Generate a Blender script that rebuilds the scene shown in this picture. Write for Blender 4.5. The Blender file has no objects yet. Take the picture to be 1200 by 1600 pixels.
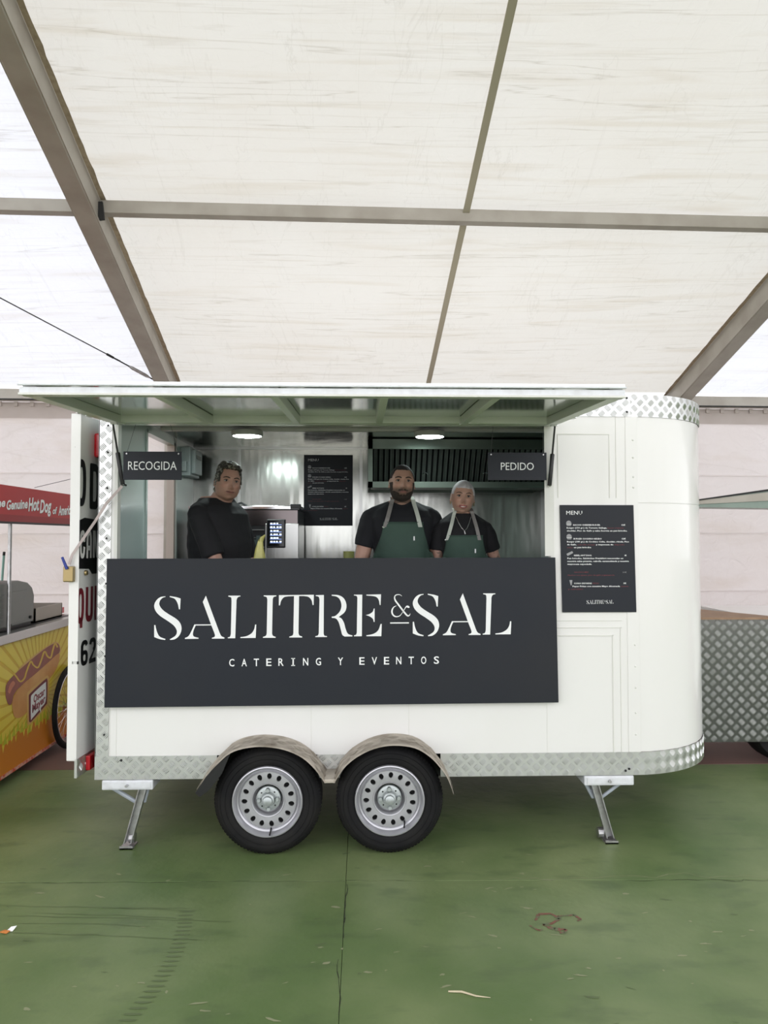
import bpy, bmesh, math, random
import numpy as np
from mathutils import Vector, Matrix, noise
from mathutils.bvhtree import BVHTree
from mathutils.geometry import tessellate_polygon
random.seed(7)
R = math.radians
S = bpy.context.scene
COL = S.collection
# ------------------------------------------------------------------ camera
CAM = Vector((0, -4.155, 1.705)); YAW, PIT, FPX = R(1.6), R(1.98), 1155.0
cd = bpy.data.cameras.new('camera'); cam = bpy.data.objects.new('camera', cd); COL.objects.link(cam)
cam.location = CAM; cam.rotation_euler = (R(90)+PIT, 0, -YAW)
cd.sensor_fit = 'VERTICAL'; cd.sensor_height = 36; cd.lens = 36*FPX/1600; cd.clip_end = 400
S.camera = cam
# ------------------------------------------------------------------ sky, sun, exposure
w = bpy.data.worlds.new('world'); S.world = w; w.use_nodes = True
wn = w.node_tree.nodes; bg = wn['Background']
bg.inputs[0].default_value = (0.955, 0.95, 0.985, 1); bg.inputs[1].default_value = 2.45
sl = bpy.data.lights.new('sun', 'SUN'); sun = bpy.data.objects.new('sun', sl); COL.objects.link(sun)
sl.energy = 1.2; sl.angle = R(12); sl.color = (1, .96, .9); sun.rotation_euler = (R(-14), R(6), 0)
S.view_settings.view_transform = 'Standard'; S.view_settings.look = 'None'
S.view_settings.gamma = 1; S.view_settings.use_curve_mapping = False; S.view_settings.exposure = 0.16
S.cycles.max_bounces = 10; S.cycles.diffuse_bounces = 5; S.cycles.glossy_bounces = 5
S.cycles.transmission_bounces = 6; S.cycles.use_denoising = True; S.cycles.sample_clamp_indirect = 6
S.cycles.caustics_reflective = False

def at(px, py, Y=None, X=None):
    f = Vector((math.sin(YAW)*math.cos(PIT), math.cos(YAW)*math.cos(PIT), math.sin(PIT)))
    r = Vector((math.cos(YAW), -math.sin(YAW), 0)); u = r.cross(f)
    d = f + r*((px-600)/FPX) - u*((py-800)/FPX)
    t = (Y-CAM.y)/d.y if Y is not None else (X-CAM.x)/d.x
    return CAM + d*t
# ------------------------------------------------------------------ materials
MATS = {}
def mat(name, col, rough=.5, metal=0, var=0, vscale=5, bump=0, bscale=40, stretch=(1,1,1), bstretch=None,
        var_col=None, coat=0, emit=None, estr=0, spec=.5, attr=None, detail=4, lo=.4, hi=.7, bdist=.004, var2=None):
    if name in MATS: return MATS[name]
    m = bpy.data.materials.new(name); MATS[name] = m; m.use_nodes = True
    nt = m.node_tree; b = nt.nodes['Principled BSDF']
    b.inputs['Base Color'].default_value = (*col, 1); b.inputs['Roughness'].default_value = rough
    b.inputs['Metallic'].default_value = metal; b.inputs['Coat Weight'].default_value = coat
    b.inputs['Specular IOR Level'].default_value = spec
    if emit: b.inputs['Emission Color'].default_value = (*emit, 1); b.inputs['Emission Strength'].default_value = estr
    tc = nt.nodes.new('ShaderNodeTexCoord')
    def nz(scale, st, det):
        mp = nt.nodes.new('ShaderNodeMapping'); mp.inputs['Scale'].default_value = st
        n = nt.nodes.new('ShaderNodeTexNoise'); n.inputs['Scale'].default_value = scale; n.inputs['Detail'].default_value = det
        nt.links.new(tc.outputs['Object'], mp.inputs[0]); nt.links.new(mp.outputs[0], n.inputs['Vector']); return n
    src = None
    if attr:
        a = nt.nodes.new('ShaderNodeAttribute'); a.attribute_name = attr; src = a.outputs['Color']
        nt.links.new(src, b.inputs['Base Color'])
    if var:
        n = nz(vscale, stretch, detail); rp = nt.nodes.new('ShaderNodeValToRGB')
        rp.color_ramp.elements[0].position = lo; rp.color_ramp.elements[1].position = hi
        rp.color_ramp.elements[0].color = (0,0,0,1); rp.color_ramp.elements[1].color = (var,)*3+(1,)
        mx = nt.nodes.new('ShaderNodeMix'); mx.data_type = 'RGBA'
        nt.links.new(n.outputs[0], rp.inputs[0]); nt.links.new(rp.outputs[0], mx.inputs['Factor'])
        if src: nt.links.new(src, mx.inputs['A'])
        else: mx.inputs['A'].default_value = (*col, 1)
        vc = var_col or tuple(c*.6 for c in col)
        mx.inputs['B'].default_value = (*vc, 1); nt.links.new(mx.outputs['Result'], b.inputs['Base Color'])
    if var2:
        sc2, st2, c2, lo2, hi2, am2 = var2; n = nz(sc2, st2, 10); rp = nt.nodes.new('ShaderNodeValToRGB'); e_ = rp.color_ramp.elements
        e_[0].position = lo2; e_[1].position = hi2; e_[0].color = (0,0,0,1); e_[1].color = (am2,)*3+(1,)
        m2 = nt.nodes.new('ShaderNodeMix'); m2.data_type = 'RGBA'; nt.links.new(n.outputs[0], rp.inputs[0]); nt.links.new(rp.outputs[0], m2.inputs['Factor'])
        nt.links.new(b.inputs['Base Color'].links[0].from_socket, m2.inputs['A']); m2.inputs['B'].default_value = (*c2, 1); nt.links.new(m2.outputs['Result'], b.inputs['Base Color'])
    if bump:
        n = nz(bscale, bstretch or stretch, 3); bp = nt.nodes.new('ShaderNodeBump')
        bp.inputs['Strength'].default_value = bump; bp.inputs['Distance'].default_value = bdist
        nt.links.new(n.outputs[0], bp.inputs['Height']); nt.links.new(bp.outputs[0], b.inputs['Normal'])
    return m

def fabric_mat(name, diff, trans, warm, tr=.55, seed=0, amp=1):
    m = bpy.data.materials.new(name); MATS[name] = m; m.use_nodes = True
    nt = m.node_tree; N = nt.nodes; L = nt.links; N.remove(N['Principled BSDF']); out = N['Material Output']
    tc = N.new('ShaderNodeTexCoord')
    def nz(scale, st, det, rot=(0,0,0), dist=0):
        mp = N.new('ShaderNodeMapping'); mp.inputs['Scale'].default_value = st; mp.inputs['Location'].default_value = (seed,seed*2,0)
        mp.inputs['Rotation'].default_value = rot
        n = N.new('ShaderNodeTexNoise'); n.inputs['Scale'].default_value = scale; n.inputs['Detail'].default_value = det
        n.inputs['Distortion'].default_value = dist
        L.new(tc.outputs['Object'], mp.inputs[0]); L.new(mp.outputs[0], n.inputs['Vector']); return n
    def ramp(src, p0, p1, v1):
        rp = N.new('ShaderNodeValToRGB'); e = rp.color_ramp.elements
        e[0].position = p0; e[1].position = p1; e[0].color = (0,0,0,1); e[1].color = (v1,)*3+(1,); L.new(src, rp.inputs[0]); return rp.outputs[0]
    def mix(fac, a, bcol):
        mx = N.new('ShaderNodeMix'); mx.data_type = 'RGBA'; L.new(fac, mx.inputs['Factor'])
        if isinstance(a, tuple): mx.inputs['A'].default_value = (*a, 1)
        else: L.new(a, mx.inputs['A'])
        mx.inputs['B'].default_value = (*bcol, 1); return mx.outputs['Result']
    folds = ramp(nz(3, (.25, 3.2, 1), 6, dist=.6).outputs[0], .54, .72, .75)       # long dirty fold lines
    thin = ramp(nz(3.3, (.5, 9, 1), 8, dist=.8).outputs[0], .60, .70, .26*amp)
    scr = ramp(nz(9, (3, .35, 1), 5, (0,0,.6), 1.5).outputs[0], .64, .72, .20*amp)
    def contour(src, c, wd, v1):
        rp = N.new('ShaderNodeValToRGB'); e = rp.color_ramp.elements; e[0].position = c-wd; e[1].position = c+wd; m_ = e.new(c)
        e[0].color = e[2].color = (0,0,0,1); m_.color = (v1,)*3+(1,); L.new(src, rp.inputs[0]); return rp.outputs[0]
    cr1 = contour(nz(1.0, (.14,3.2,1), 7, (0,0,.03), .25).outputs[0], .5, .005, .42*amp)
    cr3 = contour(nz(1.0, (.11,4.1,1), 8, (0,0,-.02), .2).outputs[0], .56, .005, .35*amp)
    cr2 = contour(nz(1.1, (2.4,.5,1), 9, (0,0,.7), .7).outputs[0], .45, .002, .3*amp)
    cr4 = contour(nz(1.3, (2.2,.4,1), 9, (0,0,-.5), .7).outputs[0], .57, .002, .3*amp)
    blot = ramp(nz(1.1, (1,1,1), 3).outputs[0], .45, .75, .35)
    gd = (.60, .56, .50)
    def stack(c): 
        k = lambda g: tuple(a*b for a, b in zip(c, g))
        x = mix(blot, c, k((.93,.90,.86))); x = mix(folds, x, k((.88,.84,.78))); x = mix(thin, x, k((.72,.69,.64))); x = mix(cr1, x, k((.60,.56,.50))); x = mix(cr2, x, k((.70,.68,.65))); x = mix(cr3, x, k((.70,.66,.60))); x = mix(cr4, x, k((.70,.68,.65))); return mix(scr, x, k((.74,.72,.70)))
    d = N.new('ShaderNodeBsdfDiffuse'); t = N.new('ShaderNodeBsdfTranslucent'); ms = N.new('ShaderNodeMixShader')
    L.new(stack(diff), d.inputs[0]); L.new(stack(trans), t.inputs[0]); ms.inputs[0].default_value = tr
    wr = nz(7, (1, 1, 1), 5, dist=1.2); bp = N.new('ShaderNodeBump'); bp.inputs['Strength'].default_value = .5; bp.inputs['Distance'].default_value = .02
    L.new(wr.outputs[0], bp.inputs['Height']); L.new(bp.outputs[0], d.inputs['Normal']); L.new(bp.outputs[0], t.inputs['Normal'])
    L.new(d.outputs[0], ms.inputs[1]); L.new(t.outputs[0], ms.inputs[2]); L.new(ms.outputs[0], out.inputs[0]); return m

M_white = mat('white_paint', (.81,.805,.785), .22, var=.25, vscale=1.6, stretch=(1,1,.25), var_col=(.72,.70,.66), coat=.3, bump=.04, bscale=3)
M_whitefr = mat('white_frame_paint', (.72,.72,.68), .35, var=.3, vscale=6, var_col=(.5,.5,.45))
M_inner = mat('pale_green_panel', (.52,.62,.59), .25, coat=.3)
M_hatch = mat('hatch_sheet', (.68,.72,.71), .12, metal=.8, bump=.15, bscale=2.2, bstretch=(4,.4,1), bdist=.01)
M_hframe = mat('hatch_frame_paint', (.80,.82,.80), .35)
M_steel = mat('stainless_wall', (.50,.51,.48), .20, metal=1, bump=.55, bscale=1.5, bstretch=(2.2,1,.45), bdist=.035)
M_steel2 = mat('stainless', (.55,.56,.55), .28, metal=1, bump=.1, bscale=60, bstretch=(1,1,.05))
M_dsteel = mat('dark_greasy_steel', (.16,.20,.17), .35, metal=.8, var=.4, vscale=6)
M_alu = mat('tread_plate_aluminium', (.66,.67,.66), .36, metal=.9, var=.3, vscale=7, var_col=(.5,.5,.47), bump=.1, bscale=25)
M_aluw = mat('scuffed_aluminium', (.52,.47,.40), .55, metal=.45, var=.8, vscale=14, var_col=(.28,.24,.19))
M_frame = mat('tent_aluminium', (.40,.375,.33), .5, metal=.35, var=.5, vscale=5, stretch=(1,1,1), var_col=(.27,.24,.20))
M_lip = mat('keder_rail_tape', (.46,.37,.26), .8, var=.5, vscale=30, var_col=(.25,.19,.13))
M_sign = mat('anthracite_sign', (.019,.022,.029), .42, var=.35, vscale=1.3, var_col=(.032,.031,.032), spec=.2)
M_letter = mat('white_vinyl', (.86,.87,.87), .5)
M_redvin = mat('dark_red_print', (.16,.02,.03), .5)
M_greyvin = mat('grey_print', (.30,.30,.31), .5)
M_black = mat('black_paint', (.008,.008,.009), .4)
M_blackv = mat('black_vinyl', (.006,.006,.007), .35)
M_maroon = mat('maroon_vinyl', (.17,.012,.022), .4)
M_rubber = mat('tyre_rubber', (.007,.007,.008), .75, var=.35, vscale=7, var_col=(.026,.024,.02), bump=.3, bscale=60, spec=.25)
M_rim = mat('silver_wheel_paint', (.50,.50,.53), .32, metal=.55, var=.2, vscale=12, var_col=(.4,.4,.42))
M_hub = mat('galvanised_hub', (.50,.54,.54), .45, metal=.6, var=.4, vscale=40)
M_dark = mat('near_black_matt', (.02,.02,.02), .8)  # plain near-black for chassis, bolts and other small dark parts
M_zinc = mat('galvanised_steel', (.55,.55,.56), .35, metal=.9, var=.5, vscale=25, var_col=(.25,.23,.22))
M_jack = mat('white_steel', (.72,.74,.77), .35, var=.4, vscale=25, var_col=(.5,.5,.5))
M_chrome = mat('chrome', (.75,.75,.76), .12, metal=1)
M_brass = mat('brass', (.35,.27,.13), .35, metal=.8)
M_red = mat('red_reflector', (.55,.01,.02), .25, coat=.5)
M_strap = mat('pale_pink_strap', (.52,.44,.43), .8)
M_wire = mat('dark_wire', (.08,.08,.08), .5, metal=.5)
M_floor = mat('green_floor_paint', (.105,.165,.056), .45, var=.95, vscale=1.3, var_col=(.215,.265,.120), bump=.45, bscale=14, detail=10, bdist=.006, lo=.38, hi=.72, var2=(4.5, (.7,1.6,1), (.075,.115,.045), .55, .68, .5))
M_floor2 = mat('green_floor_dark', (.03,.045,.02), .8)
M_redfl = mat('red_floor_paint', (.20,.105,.085), .5, var=.6, vscale=2, var_col=(.13,.085,.07))
M_led = mat('led_diffuser', (.9,.9,.9), .4, emit=(.86,1,.97), estr=55)
M_plas = mat('pale_grey_plastic', (.50,.58,.58), .4)
M_screen = mat('tablet_glass', (.01,.01,.012), .08)
def E_(n, c, s): return mat(n, c, .5, emit=c, estr=s)

# ------------------------------------------------------------------ mesh helpers
OFF = {}
class MB:
    def __init__(s): s.v = []; s.f = []; s.mi = []
    def add(s, vs, fs, mi=0):
        n = len(s.v); s.v += [tuple(v) for v in vs]; s.f += [tuple(i+n for i in f) for f in fs]; s.mi += [mi]*len(fs); return s
    def box(s, x0, x1, y0, y1, z0, z1, mi=0):
        return s.add([(x,y,z) for x in (x0,x1) for y in (y0,y1) for z in (z0,z1)],
                     [(0,1,3,2),(4,6,7,5),(0,4,5,1),(2,3,7,6),(0,2,6,4),(1,5,7,3)], mi)
    def bar(s, p, q, a, b, up=(0,0,1), mi=0):     # box between p and q, a = width across, b = height along up
        p, q = Vector(p), Vector(q); d = (q-p).normalized(); up = Vector(up)
        if abs(d.dot(up)) > .98: up = Vector((0,1,0))
        r = d.cross(up).normalized(); u = r.cross(d).normalized()
        vs = [c + r*x*a/2 + u*y*b/2 for c in (p, q) for x, y in ((-1,-1),(1,-1),(1,1),(-1,1))]
        return s.add(vs, [(3,2,1,0),(4,5,6,7),(0,1,5,4),(1,2,6,5),(2,3,7,6),(3,0,4,7)], mi)
    def tube(s, pts, r, n=8, cap=True, mi=0):
        pts = [Vector(p) for p in pts]; rs = r if isinstance(r, (list, tuple)) else [r]*len(pts)
        rings = []; ref = None
        for i, p in enumerate(pts):
            d = (pts[min(i+1, len(pts)-1)] - pts[max(i-1, 0)]).normalized()
            if ref is None: ref = Vector((0,0,1)) if abs(d.z) < .9 else Vector((1,0,0))
            a = d.cross(ref).normalized(); b = a.cross(d).normalized(); ref = b
            rings.append([p + (a*math.cos(t)+b*math.sin(t))*rs[i] for t in [2*math.pi*k/n for k in range(n)]])
        vs = [v for g in rings for v in g]; fs = []
        for i in range(len(pts)-1):
            for k in range(n): fs.append((i*n+k, i*n+(k+1)%n, (i+1)*n+(k+1)%n, (i+1)*n+k))
        if cap: fs.append(tuple(range(n-1,-1,-1))); fs.append(tuple((len(pts)-1)*n+k for k in range(n)))
        return s.add(vs, fs, mi)
    def lathe(s, prof, c, axis='y', n=48, mi=0, close=False):   # prof: (radius, along)
        c = Vector(c); vs = []; fs = []
        for r_, h in prof:
            for k in range(n):
                t = 2*math.pi*k/n; a, b = r_*math.cos(t), r_*math.sin(t)
                vs.append(c + (Vector((a,h,b)) if axis == 'y' else Vector((a,b,h)) if axis == 'z' else Vector((h,a,b))))
        m = len(prof)
        for i in range(m if close else m-1):
            j = (i+1) % m
            for k in range(n): fs.append((i*n+k, j*n+k, j*n+(k+1)%n, i*n+(k+1)%n))
        return s.add(vs, fs, mi)
    def prism(s, poly, fn, d0, d1, mi=0):    # poly (u,v) list; fn(u,v,d) -> xyz
        n = len(poly); a = [fn(u,v,d0) for u,v in poly]; b = [fn(u,v,d1) for u,v in poly]
        tr = tessellate_polygon([[Vector((u,v,0)) for u,v in poly]])
        fs = [tuple(t) for t in tr] + [tuple(n+i for i in reversed(t)) for t in tr] + [(i,(i+1)%n,n+(i+1)%n,n+i) for i in range(n)]
        return s.add(a+b, fs, mi)
    def flat(s, poly, fn, mi=0):
        tr = tessellate_polygon([[Vector((u,v,0)) for u,v in poly]])
        return s.add([fn(u,v) for u,v in poly], [tuple(t) for t in tr], mi)
    def grid(s, fn, nu, nv, mi=0, wrapu=False):
        vs = [fn(i/(nu if wrapu else nu-1), j/(nv-1)) for i in range(nu) for j in range(nv)]
        fs = [(i*nv+j, ((i+1)%nu)*nv+j, ((i+1)%nu)*nv+j+1, i*nv+j+1) for i in range(nu if wrapu else nu-1) for j in range(nv-1)]
        return s.add(vs, fs, mi)
    def ball(s, c, r, n=12, sc=(1,1,1), mi=0):
        c = Vector(c)
        return s.grid(lambda u, v: c+Vector((r*sc[0]*math.cos(2*math.pi*u)*math.sin(math.pi*v), r*sc[1]*math.sin(2*math.pi*u)*math.sin(math.pi*v), -r*sc[2]*math.cos(math.pi*v))), n, n//2+2, mi, True)
    def build(s, name, mats, parent=None, label=None, bevel=0, smooth=False, kind=None, fix=True):
        off = OFF.get(parent.name, Vector()) if parent else Vector()
        me = bpy.data.meshes.new(name); me.from_pydata([tuple(Vector(v)-off) for v in s.v], [], s.f); me.update()
        if fix:
            bm = bmesh.new(); bm.from_mesh(me); bmesh.ops.remove_doubles(bm, verts=bm.verts, dist=1e-5)
            bmesh.ops.recalc_face_normals(bm, faces=bm.faces); bm.to_mesh(me); bm.free()
        if not isinstance(mats, (list, tuple)): mats = [mats]
        for m in mats: me.materials.append(m)
        if len(mats) > 1 and len(me.polygons) == len(s.mi):
            for p, i in zip(me.polygons, s.mi): p.material_index = i
        if smooth:
            for p in me.polygons: p.use_smooth = True
            if smooth is not True:
                e = me.attributes.get('sharp_edge') or me.attributes.new('sharp_edge', 'BOOLEAN', 'EDGE')
                bm = bmesh.new(); bm.from_mesh(me); ang = R(smooth)
                fl = [len(ed.link_faces) == 2 and ed.calc_face_angle(0) > ang for ed in bm.edges]; bm.free(); e.data.foreach_set('value', fl)
        o = bpy.data.objects.new(name, me); COL.objects.link(o)
        if parent: o.parent = parent; OFF[o.name] = off
        else: OFF[o.name] = Vector()
        if label: o['label'] = label
        if kind: o['kind'] = kind
        if bevel:
            b = o.modifiers.new('bevel', 'BEVEL'); b.width = bevel; b.segments = 2; b.limit_method = 'ANGLE'; b.angle_limit = R(40)
        return o
def thing(name, label, cat, loc, group=None):
    o = bpy.data.objects.new(name, None); COL.objects.link(o); o.location = loc; o.empty_display_size = .1
    OFF[o.name] = Vector(loc); o['label'] = label; o['category'] = cat
    if group: o['group'] = group
    return o
def tag(o, label, cat, group=None):
    o['label'] = label; o['category'] = cat
    if group: o['group'] = group
    return o
def struct(o, label=None):
    o['kind'] = 'structure'
    if label: o['label'] = label
    return o
def copies(o, locs, parent=None):
    out = []
    for l in locs:
        c = o.copy(); COL.objects.link(c); c.location = l; c.parent = parent or o.parent; out.append(c); OFF[c.name] = OFF.get(o.name, Vector())
    return out

def text_faces(txt, size, bold=0, space=1.0, shear=0, align='LEFT', res=3):
    c = bpy.data.curves.new('t', 'FONT'); c.body = txt; c.size = size; c.offset = bold; c.space_character = space; c.shear = shear
    c.align_x = align; c.resolution_u = res; c.fill_mode = 'FRONT'
    o = bpy.data.objects.new('t', c); COL.objects.link(o)
    dg = bpy.context.evaluated_depsgraph_get(); ev = o.evaluated_get(dg); me = ev.to_mesh()
    v = [(p.co.x, p.co.y) for p in me.vertices]; f = [tuple(p.vertices) for p in me.polygons]
    ev.to_mesh_clear(); bpy.data.objects.remove(o); bpy.data.curves.remove(c); return v, f
def put_text(mb, txt, fn, size, x=0, y=0, fit=None, mi=0, **k):   # fn(u,v) -> xyz ; fit = width wanted
    v, f = text_faces(txt, size, **k)
    if not v: return
    sx = 1
    if fit:
        w0 = max(p[0] for p in v)-min(p[0] for p in v); m0 = min(p[0] for p in v); sx = fit/w0
        v = [((p[0]-m0)*sx, p[1]) for p in v]
    mb.add([fn(x+p[0], y+p[1]) for p in v], f, mi)

def curve(pts):   # (x,y) corner or (x,y,1) smooth -> dense outline, closed
    n = len(pts); k0 = next((i for i, p in enumerate(pts) if len(p) == 2), 0); pts = pts[k0:]+pts[:k0]+[pts[k0]]
    segs = []; cur = [pts[0]]
    for p in pts[1:]:
        cur.append(p)
        if len(p) == 2: segs.append(cur); cur = [p]
    out = []
    for sg in segs:
        q = [Vector(p[:2]) for p in sg]
        if len(q) == 2: out.append(tuple(q[0])); continue
        e = [q[0]*2-q[1]]+q+[q[-1]*2-q[-2]]
        for i in range(1, len(e)-2):
            for s_ in range(5):
                t = s_/5; a, b, c, d = e[i-1:i+3]
                out.append(tuple(.5*((2*b)+(c-a)*t+(2*a-5*b+4*c-d)*t*t+(3*b-a-3*c+d)*t**3)))
    return out

def tread(mb, fn, W, H, p=.034, skip=None, h=.0032, sc=1):
    ni, nj = int(W/p), max(1, int(round(H/p))); pw, ph = W/ni, H/nj
    for i in range(ni):
        for j in range(nj):
            cx, cy = (i+.5)*pw, (j+.5)*ph
            if skip and skip(cx, cy): continue
            if (i+j) % 2: continue
            s_ = 1 if i % 2 else -1; dx, dy = .7071, .7071*s_; nx, ny = -dy, dx
            for k in range(-2, 3):
                L_ = p*(.56 if abs(k) < 2 else .50)*sc; wd = p*.075
                ox, oy = cx+nx*k*p*.225, cy+ny*k*p*.225
                P = [(-L_,0,0),(-L_*.5,-wd,0),(L_*.5,-wd,0),(L_,0,0),(L_*.5,wd,0),(-L_*.5,wd,0),(-L_*.55,0,h),(L_*.55,0,h)]
                vs = []
                for a, b, c in P:
                    u_, v_ = ox+dx*a+nx*b, oy+dy*a+ny*b
                    vs.append(fn(min(max(u_,0),W), min(max(v_,0),H), c))
                mb.add(vs, [(0,1,6),(1,2,7,6),(2,3,7),(3,4,7),(4,5,6,7),(5,0,6)])
    return mb

# ================================================================== FLOOR
base = MB().box(-60,60,-8.4,30,-.30,-.03).build('ground', M_floor2); struct(base)
struct(MB().box(-60,60,-60,-8.4,-.30,-.005).build('ground', mat('pale_fill_concrete', (.46,.44,.41), .8, var=.5, vscale=.8, var_col=(.38,.36,.33))))  # unseen pale ground behind the camera, added for low frontal light
fl = bpy.data.objects.new('floor', None); COL.objects.link(fl); OFF['floor'] = Vector(); struct(fl)
JX, GAP = -.085, .0028
xs = [-16.085,-12.085,-8.085,-4.085,JX,3.915,7.915,11.915,15.915]; ys = [-8.4,-4.4,-.42,1.40]
def slab(x0, x1, y0, y1, m):
    sk = math.tan(R(-1.1))
    a = MB(); P = [(x0+.0009,y0+GAP),(x1-.0009,y0+GAP),(x1-.0009,y1-GAP),(x0+.0009,y1-GAP)]
    a.prism([(x, y+(x*sk if y < 1.3 else x*.0)) for x, y in P], lambda u,v,d: (u,v,d), -.04, 0)
    return a.build('slab', m, fl, bevel=.002)
for i in range(len(xs)-1):
    for j in range(len(ys)-1): slab(xs[i], xs[i+1], ys[j], ys[j+1], M_floor)
slab(-16.085, 15.915, 1.40, 12, M_redfl)
# cracks, scuffs and stains on the paint (thin paint films and grooves of their own)
def stain(name, cx, cy, rx, ry, m, n=26, rot=0, seed=0, h=.0012, jag=.35):
    a = MB(); pts = []
    for k in range(n):
        t = 2*math.pi*k/n; q = 1+jag*(noise.noise(Vector((math.cos(t)*2+seed, math.sin(t)*2, seed*3)))*2)
        x, y = rx*q*math.cos(t), ry*q*math.sin(t); pts.append((cx+x*math.cos(rot)-y*math.sin(rot), cy+x*math.sin(rot)+y*math.cos(rot)))
    a.flat(pts, lambda u,v: (u,v,h)); return a.build(name, m, fl)
M_scuff = mat('tyre_scuff', (.105,.145,.062), .5); M_oldred = mat('worn_red_patch', (.21,.085,.06), .55, var=.9, vscale=28, var_col=(.12,.15,.08), lo=.45, hi=.55)
M_pale = mat('pale_scratch', (.27,.29,.17), .6); M_crack = mat('crack_fill', (.028,.035,.018), .9)
def crack(pts, wd, m, name='crack', seed=1, jit=.012, h=.0014):
    P = []
    for a, b in zip(pts, pts[1:]):
        a, b = Vector(a), Vector(b); n = max(2, int((b-a).length/.04))
        for i in range(n):
            p = a.lerp(b, i/n); P.append((p.x+jit*noise.noise(Vector((p.x*9,p.y*9,seed))), p.y+jit*noise.noise(Vector((p.x*9+50,p.y*9,seed)))))
    mb = MB()
    for i in range(len(P)-1):
        a, b = Vector(P[i]), Vector(P[i+1]); d = (b-a).normalized(); nn = Vector((-d.y, d.x)); w_ = wd*(.4+abs(noise.noise(Vector((i*.7,seed,0))))*1.4)
        mb.add([(*(a-nn*w_/2),h),(*(a+nn*w_/2),h),(*(b+nn*w_/2),h),(*(b-nn*w_/2),h)], [(0,1,2,3)])
    return mb.build(name, m, fl)
crack([(-.083,-.45),(-.080,-.78),(-.085,-.98)], .006, M_crack, seed=3)
crack([(-.10,-1.1),(-.085,-1.36),(-.08,-1.5)], .004, M_crack, seed=4)
crack([(.77,-.82),(.80,-.775),(.86,-.77),(.88,-.81),(.84,-.845),(.80,-.85),(.83,-.89),(.88,-.90),(.87,-.93),(.82,-.92)], .030, M_oldred, 'red_stain', seed=21, jit=.02)
crack([(.74,-.86),(.76,-.90),(.80,-.90)], .022, M_oldred, 'red_stain', seed=22, jit=.02)
crack([(.88,-.79),(.95,-.78),(.97,-.82),(.93,-.85)], .022, M_oldred, 'red_stain', seed=23, jit=.02)
crack([(.6,-.40),(1.2,-.42),(1.55,-.40),(2.2,-.45),(3,-.44)], .006, M_pale, seed=6, jit=.05)
crack([(1.3,-.45),(1.9,-.47),(2.6,-.46)], .004, M_crack, seed=7, jit=.04)
crack([(-2.2,-.39),(-1.5,-.40),(-.6,-.41),(.4,-.43)], .0035, M_crack, seed=8, jit=.012)
for k, (x0,y0,x1,y1) in enumerate([(-1.7,-.62,-.72,-.70),(-1.6,-.72,-.55,-.80),(-1.55,-.78,-.9,-.83),(-1.55,-.86,-.62,-.95),(-1.2,-.66,-.75,-.68),(-1.5,-.70,-.8,-.76)]):
    crack([(x0,y0),((x0+x1)/2,(y0+y1)/2+.01),(x1,y1)], .005, M_scuff, 'scuff_mark', seed=10+k, jit=.01)
for k in range(26):      # bands of a tyre print
    y = -.70-k*.033; x = -.79-.003*(k-10)**2*.12; stain('tyre_print', x+.02, y, .035, .007, M_scuff, 8, seed=k, jag=.3)
rg = random.Random(5)
for k in range(110):
    x, y = rg.uniform(-2,2.2), rg.uniform(-1.7,-.1); stain('paint_chip', x, y, rg.uniform(.004,.03), rg.uniform(.002,.008), rg.choice([M_pale,M_pale,M_pale,M_scuff]), 9, rot=rg.uniform(-.5,.5), seed=k, jag=.6)
a = MB().tube([(.32,-1.33,.004),(.37,-1.335,.005),(.42,-1.362,.005),(.472,-1.372,.004)], [.003,.004,.003,.001], 6).build('twig', mat('dry_straw', (.55,.48,.33), .8)); tag(a, 'thin pale twig lying on the green floor in front of the wheels', 'twig')
p0 = at(12,1466,-.85); t = thing('litter', 'small orange and white paper scrap on the green floor at the left', 'litter', (p0.x,-.85,0))
MB().prism([(-.028,-.02),(.004,-.022),(.012,-.002),(-.015,.004)], lambda u,v,d: (p0.x+u,-.85+v,.001+d+abs(u)*.25), 0, .002).build('orange_scrap', mat('orange_paper', (.62,.22,.05), .6), t)
MB().prism([(-.005,-.004),(.02,.0),(.028,.022),(.006,.018)], lambda u,v,d: (p0.x+u,-.85+v,.001+d+abs(v)*.5), 0, .002).build('white_scrap', M_letter, t)

# ================================================================== TENT
TA = R(1.6); TY, TZ, SL = 3.3, 3.175, .315
def T(x, y, z): return Vector((x*math.cos(TA)-y*math.sin(TA), x*math.sin(TA)+y*math.cos(TA), z))
def roofz(y): return TZ+(TY-y)*SL
YR = TY-10
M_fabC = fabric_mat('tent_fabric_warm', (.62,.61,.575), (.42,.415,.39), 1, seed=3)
M_fabS = fabric_mat('tent_fabric_sky_tint', (.65,.67,.71), (.525,.54,.575), 1, seed=9)  # bluer, brighter light through the side bays put into the cloth colour
M_wall = fabric_mat('tent_wall_fabric', (.71,.68,.67), (.50,.475,.465), 1, tr=.5, seed=5, amp=.35)
RX = [-11.84,-6.84,-1.80,3.295,8.3,13.3]     # rafter centres
def roof_panel(x0, x1, y0, y1, m, sag=.05):
    g = MB().grid(lambda u, v: T(x0+(x1-x0)*u, y0+(y1-y0)*v, (roofz(y0+(y1-y0)*v) if y1 <= TY else 0)+.03-sag*math.sin(math.pi*u)*math.sin(math.pi*v)), 24, 18)
    return struct(g.build('ceiling', m, smooth=True, fix=False))
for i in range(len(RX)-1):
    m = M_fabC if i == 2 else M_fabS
    for (y0, y1) in ((.82,TY),(-4.2,.82),(YR,-4.2)): roof_panel(RX[i], RX[i+1], y0, y1, m)
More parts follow.
